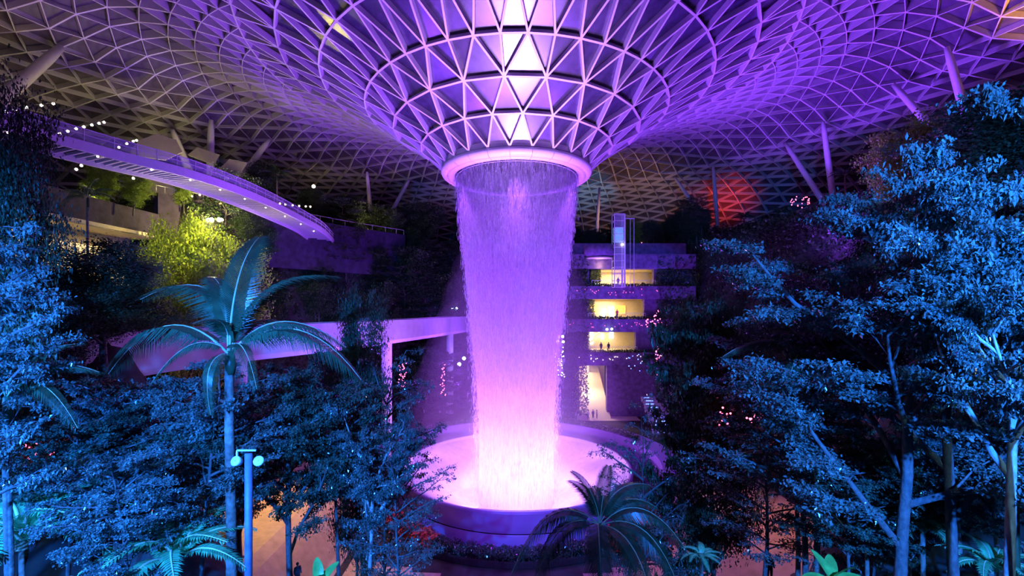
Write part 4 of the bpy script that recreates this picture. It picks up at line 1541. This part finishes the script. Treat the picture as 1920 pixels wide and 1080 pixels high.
# ------------------------------------------------------------------ people
def person_meshes(pose):
    """one continuous body from a skinned skeleton; returns body, shirt, trousers, hair meshes"""
    J = {'pel': (0, 0, .95), 'sp': (0, 0, 1.18), 'ch': (0, .01, 1.38), 'nk': (0, 0, 1.5), 'hd': (0, -.01, 1.62), 'tp': (0, 0, 1.72)}
    if pose == 'stand':
        L = {'hipL': (.09, 0, .9), 'knL': (.1, -.02, .5), 'anL': (.1, .03, .09), 'toL': (.11, -.13, .04), 'shL': (.18, 0, 1.42), 'elL': (.24, .03, 1.15), 'haL': (.22, -.1, .93)}
        Rr = {k[:-1] + 'R': (-v[0], v[1], v[2]) for k, v in L.items()}
    else:
        L = {'hipL': (.09, 0, .9), 'knL': (.1, -.2, .52), 'anL': (.1, -.18, .1), 'toL': (.11, -.34, .07), 'shL': (.18, 0, 1.42), 'elL': (.24, .14, 1.17), 'haL': (.24, .1, .93)}
        Rr = {'hipR': (-.09, 0, .9), 'knR': (-.1, .05, .5), 'anR': (-.1, .3, .13), 'toR': (-.11, .22, .04), 'shR': (-.18, 0, 1.42), 'elR': (-.24, -.12, 1.18), 'haR': (-.22, -.3, 1.05)}
    J.update(L)
    J.update(Rr)
    E = [('pel', 'sp'), ('sp', 'ch'), ('ch', 'nk'), ('nk', 'hd'), ('hd', 'tp')]
    for s in 'LR':
        E += [('pel', 'hip' + s), ('hip' + s, 'kn' + s), ('kn' + s, 'an' + s), ('an' + s, 'to' + s), ('ch', 'sh' + s), ('sh' + s, 'el' + s), ('el' + s, 'ha' + s)]
    rad = {'pel': .14, 'sp': .13, 'ch': .15, 'nk': .055, 'hd': .095, 'tp': .07, 'hip': .095, 'kn': .06, 'an': .042, 'to': .04, 'sh': .06, 'el': .04, 'ha': .035}
    keys = list(J)
    me = bpy.data.meshes.new('body')
    me.from_pydata([J[k] for k in keys], [(keys.index(a), keys.index(b)) for a, b in E], [])
    o = bpy.data.objects.new('tmp', me)
    C.objects.link(o)
    md = o.modifiers.new('s', 'SKIN')
    for k, sv in zip(keys, me.skin_vertices[0].data):
        r_ = rad.get(k, rad.get(k[:-1], .05))
        sv.radius = (r_, r_ * (.8 if k in ('pel', 'sp', 'ch') else 1))
        sv.use_root = (k == 'pel')
    o.modifiers.new('d', 'SUBSURF').levels = 1
    dg = bpy.context.evaluated_depsgraph_get()
    ev = bpy.data.meshes.new_from_object(o.evaluated_get(dg))
    bpy.data.objects.remove(o)
    for p in ev.polygons:
        p.use_smooth = True
    return ev


BODY = {k: person_meshes(k) for k in ('stand', 'walk')}
M_SKIN = mat('skin', (.45, .27, .18), .6, var=.05)
M_HAIR = mat('dark_hair', (.03, .02, .02), .6, var=.2)
CLO = {}


def cloth(c):
    if c not in CLO:
        CLO[c] = mat('cloth_%02d' % len(CLO), c, .85, var=.1)
    return CLO[c]


def shell(body, z0, z1, grow_, m_, xmax=9):
    bm = bmesh.new()
    bm.from_mesh(body)
    bmesh.ops.delete(bm, geom=[f for f in bm.faces if not (z0 < f.calc_center_median().z < z1) or abs(f.calc_center_median().x) > xmax], context='FACES')
    for v in bm.verts:
        v.co += v.normal * grow_
    me = bpy.data.meshes.new('clothes')
    bm.to_mesh(me)
    bm.free()
    me.materials.append(m_)
    return me


def person(px, d, pose, rz, shirt, pants, label, group=None, s=1.0, py=None):
    x = (px - 960) / F * d
    z = ground(x, d) + .12 if py is None else CAMZ - (py - 578) / F * d
    e = thing('person', label, 'person', (x, d, z), rz, group)
    e.scale = (s,) * 3
    b = BODY[pose]
    bm_ = b.copy()
    bm_.materials.clear()
    bm_.materials.append(M_SKIN)
    obj('body', bm_, e)
    obj('shirt', shell(b, .88, 1.47, .014, cloth(shirt), 9), e)
    obj('trousers', shell(b, .12, .95, .014, cloth(pants), .17), e)
    hr = MB().sphere((0, .012, 1.66), .108, 12, 8, (.92, 1, 1)).obj('hair', M_HAIR, e, True)
    mb = MB().sphere((0, -.1, 1.61), .022, 6, 5)
    mb.obj('nose', M_SKIN, e, True)
    for s_ in (-1, 1):
        MB().sphere((s_ * .035, -.088, 1.635), .011, 6, 5).obj('eye', M_HAIR, e, True)
    return e


K = (.05, .05, .06)
person(455, 44, 'walk', .4, (.35, .12, .10), (.05, .05, .06), 'person in a reddish top walking on the gold paving, left of the lamp pole')
person(449, 46, 'stand', 2.4, (.5, .25, .15), K, 'person in an orange-brown top just behind the lamp pole walker')
person(534, 47, 'stand', 1.0, (.75, .55, .5), K, 'person in a pale pink top standing on the gold paving right of the lamp pole')
person(780, 45, 'walk', -1.0, K, K, 'dark figure walking at the left foot of the basin', py=1052)
person(1238, 47, 'walk', 1.4, (.1, .1, .14), K, 'dark figure walking at the right foot of the basin', py=1058)
for k, (px, d, ps, rz) in enumerate(((1052, 86, 'stand', 0), (1060, 85.5, 'walk', 1.2), (1068, 86, 'stand', -2), (1073, 84.8, 'walk', 2), (1080, 85, 'stand', .7), (1103, 85.5, 'walk', -1.2), (1112, 86, 'stand', .3), (1119, 85.8, 'stand', 1.6))):
    person(px, d, ps, rz, [(.1, .08, .12), (.3, .25, .3), (.6, .55, .6)][k % 3], K,
           ['dark-clad visitor first from the left on the path behind the basin', 'walking visitor in grey second from the left behind the basin',
            'visitor in a pale top third from the left behind the basin', 'dark-clad walking visitor in the middle behind the basin', 'visitor in grey fifth from the left behind the basin',
            'visitor in a pale top on the right group behind the basin', 'dark-clad visitor standing in the right group behind the basin', 'visitor in grey, last on the right behind the basin'][k])
for k, (px, d) in enumerate(((825, 86), (838, 86.5), (795, 87))):
    person(px, d, 'stand', k, (.4, .35, .4), K, ['visitor in grey on the path left of the waterfall, middle one', 'visitor in grey nearest the left side of the waterfall', 'visitor in grey left of the young conifer'][k])
person(1157, 86.8, 'stand', 3.1, (.7, .1, .12), K, 'person in red leaning at the railing of the lit orange floor', py=597)
person(1127, 86.8, 'stand', 2.9, K, K, 'dark figure left of two on the lit staircase floor', py=659)
person(1141, 86.8, 'stand', 3.3, K, K, 'dark figure right of two on the lit staircase floor', py=659)
person(1159, 86.6, 'stand', 3.0, K, K, 'dark figure at the foot of the lift tower', py=537)
person(1443, 27, 'stand', 2.2, K, K, 'dark-haired figure seen from behind on the violet paving, lower right', py=1092)
person(790, 43.4, 'stand', .3, (.5, .35, .2), K, 'fair-haired head and shoulders at the bottom edge before the basin', py=1104)
person(558, 33, 'stand', .9, K, K, 'dark figure at the bottom edge left of the basin', py=1100)

# local warm light on the paving; added lamps stand in for violet spill
lamp('plaza_light', 'SPOT', (-24, 50, 21), (1, .60, .14), 14000, (-23, 47, 6), .4, 82, .9)
lamp('plaza_light', 'SPOT', (24, 48, 20), (1, .36, .16), 5000, (23, 45, 6), .4, 80, .9)
lamp('path_light', 'SPOT', (15, 96, 15.5), (1, .78, .62), 5000, (14.5, 90, 6), .6, 140, .9)
lamp('path_light', 'SPOT', (14, 106, 15.5), (1, .8, .6), 4000, (14, 106, 6), .6, 150, .9)
lamp('court_fill', 'SPOT', (.6, 36, 11), (.36, .03, 1), 5000, (.6, 48, 2), 1, 100, 1)  # added violet fill on the basin front
lamp('track_fill', 'SPOT', (-8, 52, 8), (.6, .22, 1), 9000, (-20, 62, 24), .5, 110, .9)  # added magenta fill for the track bridge
lamp('slope_fill', 'POINT', (-14, 88, 30), (.35, .05, 1), 3000, size=2)  # added fill tinting the forest slope violet
lamp('slope_warm', 'POINT', (-30, 96, 46), (1, .7, .3), 500, size=.5)
lamp('tree_uplight', 'POINT', (-52.5, 57, 41.5), (1, .9, .35), 350, size=.3)
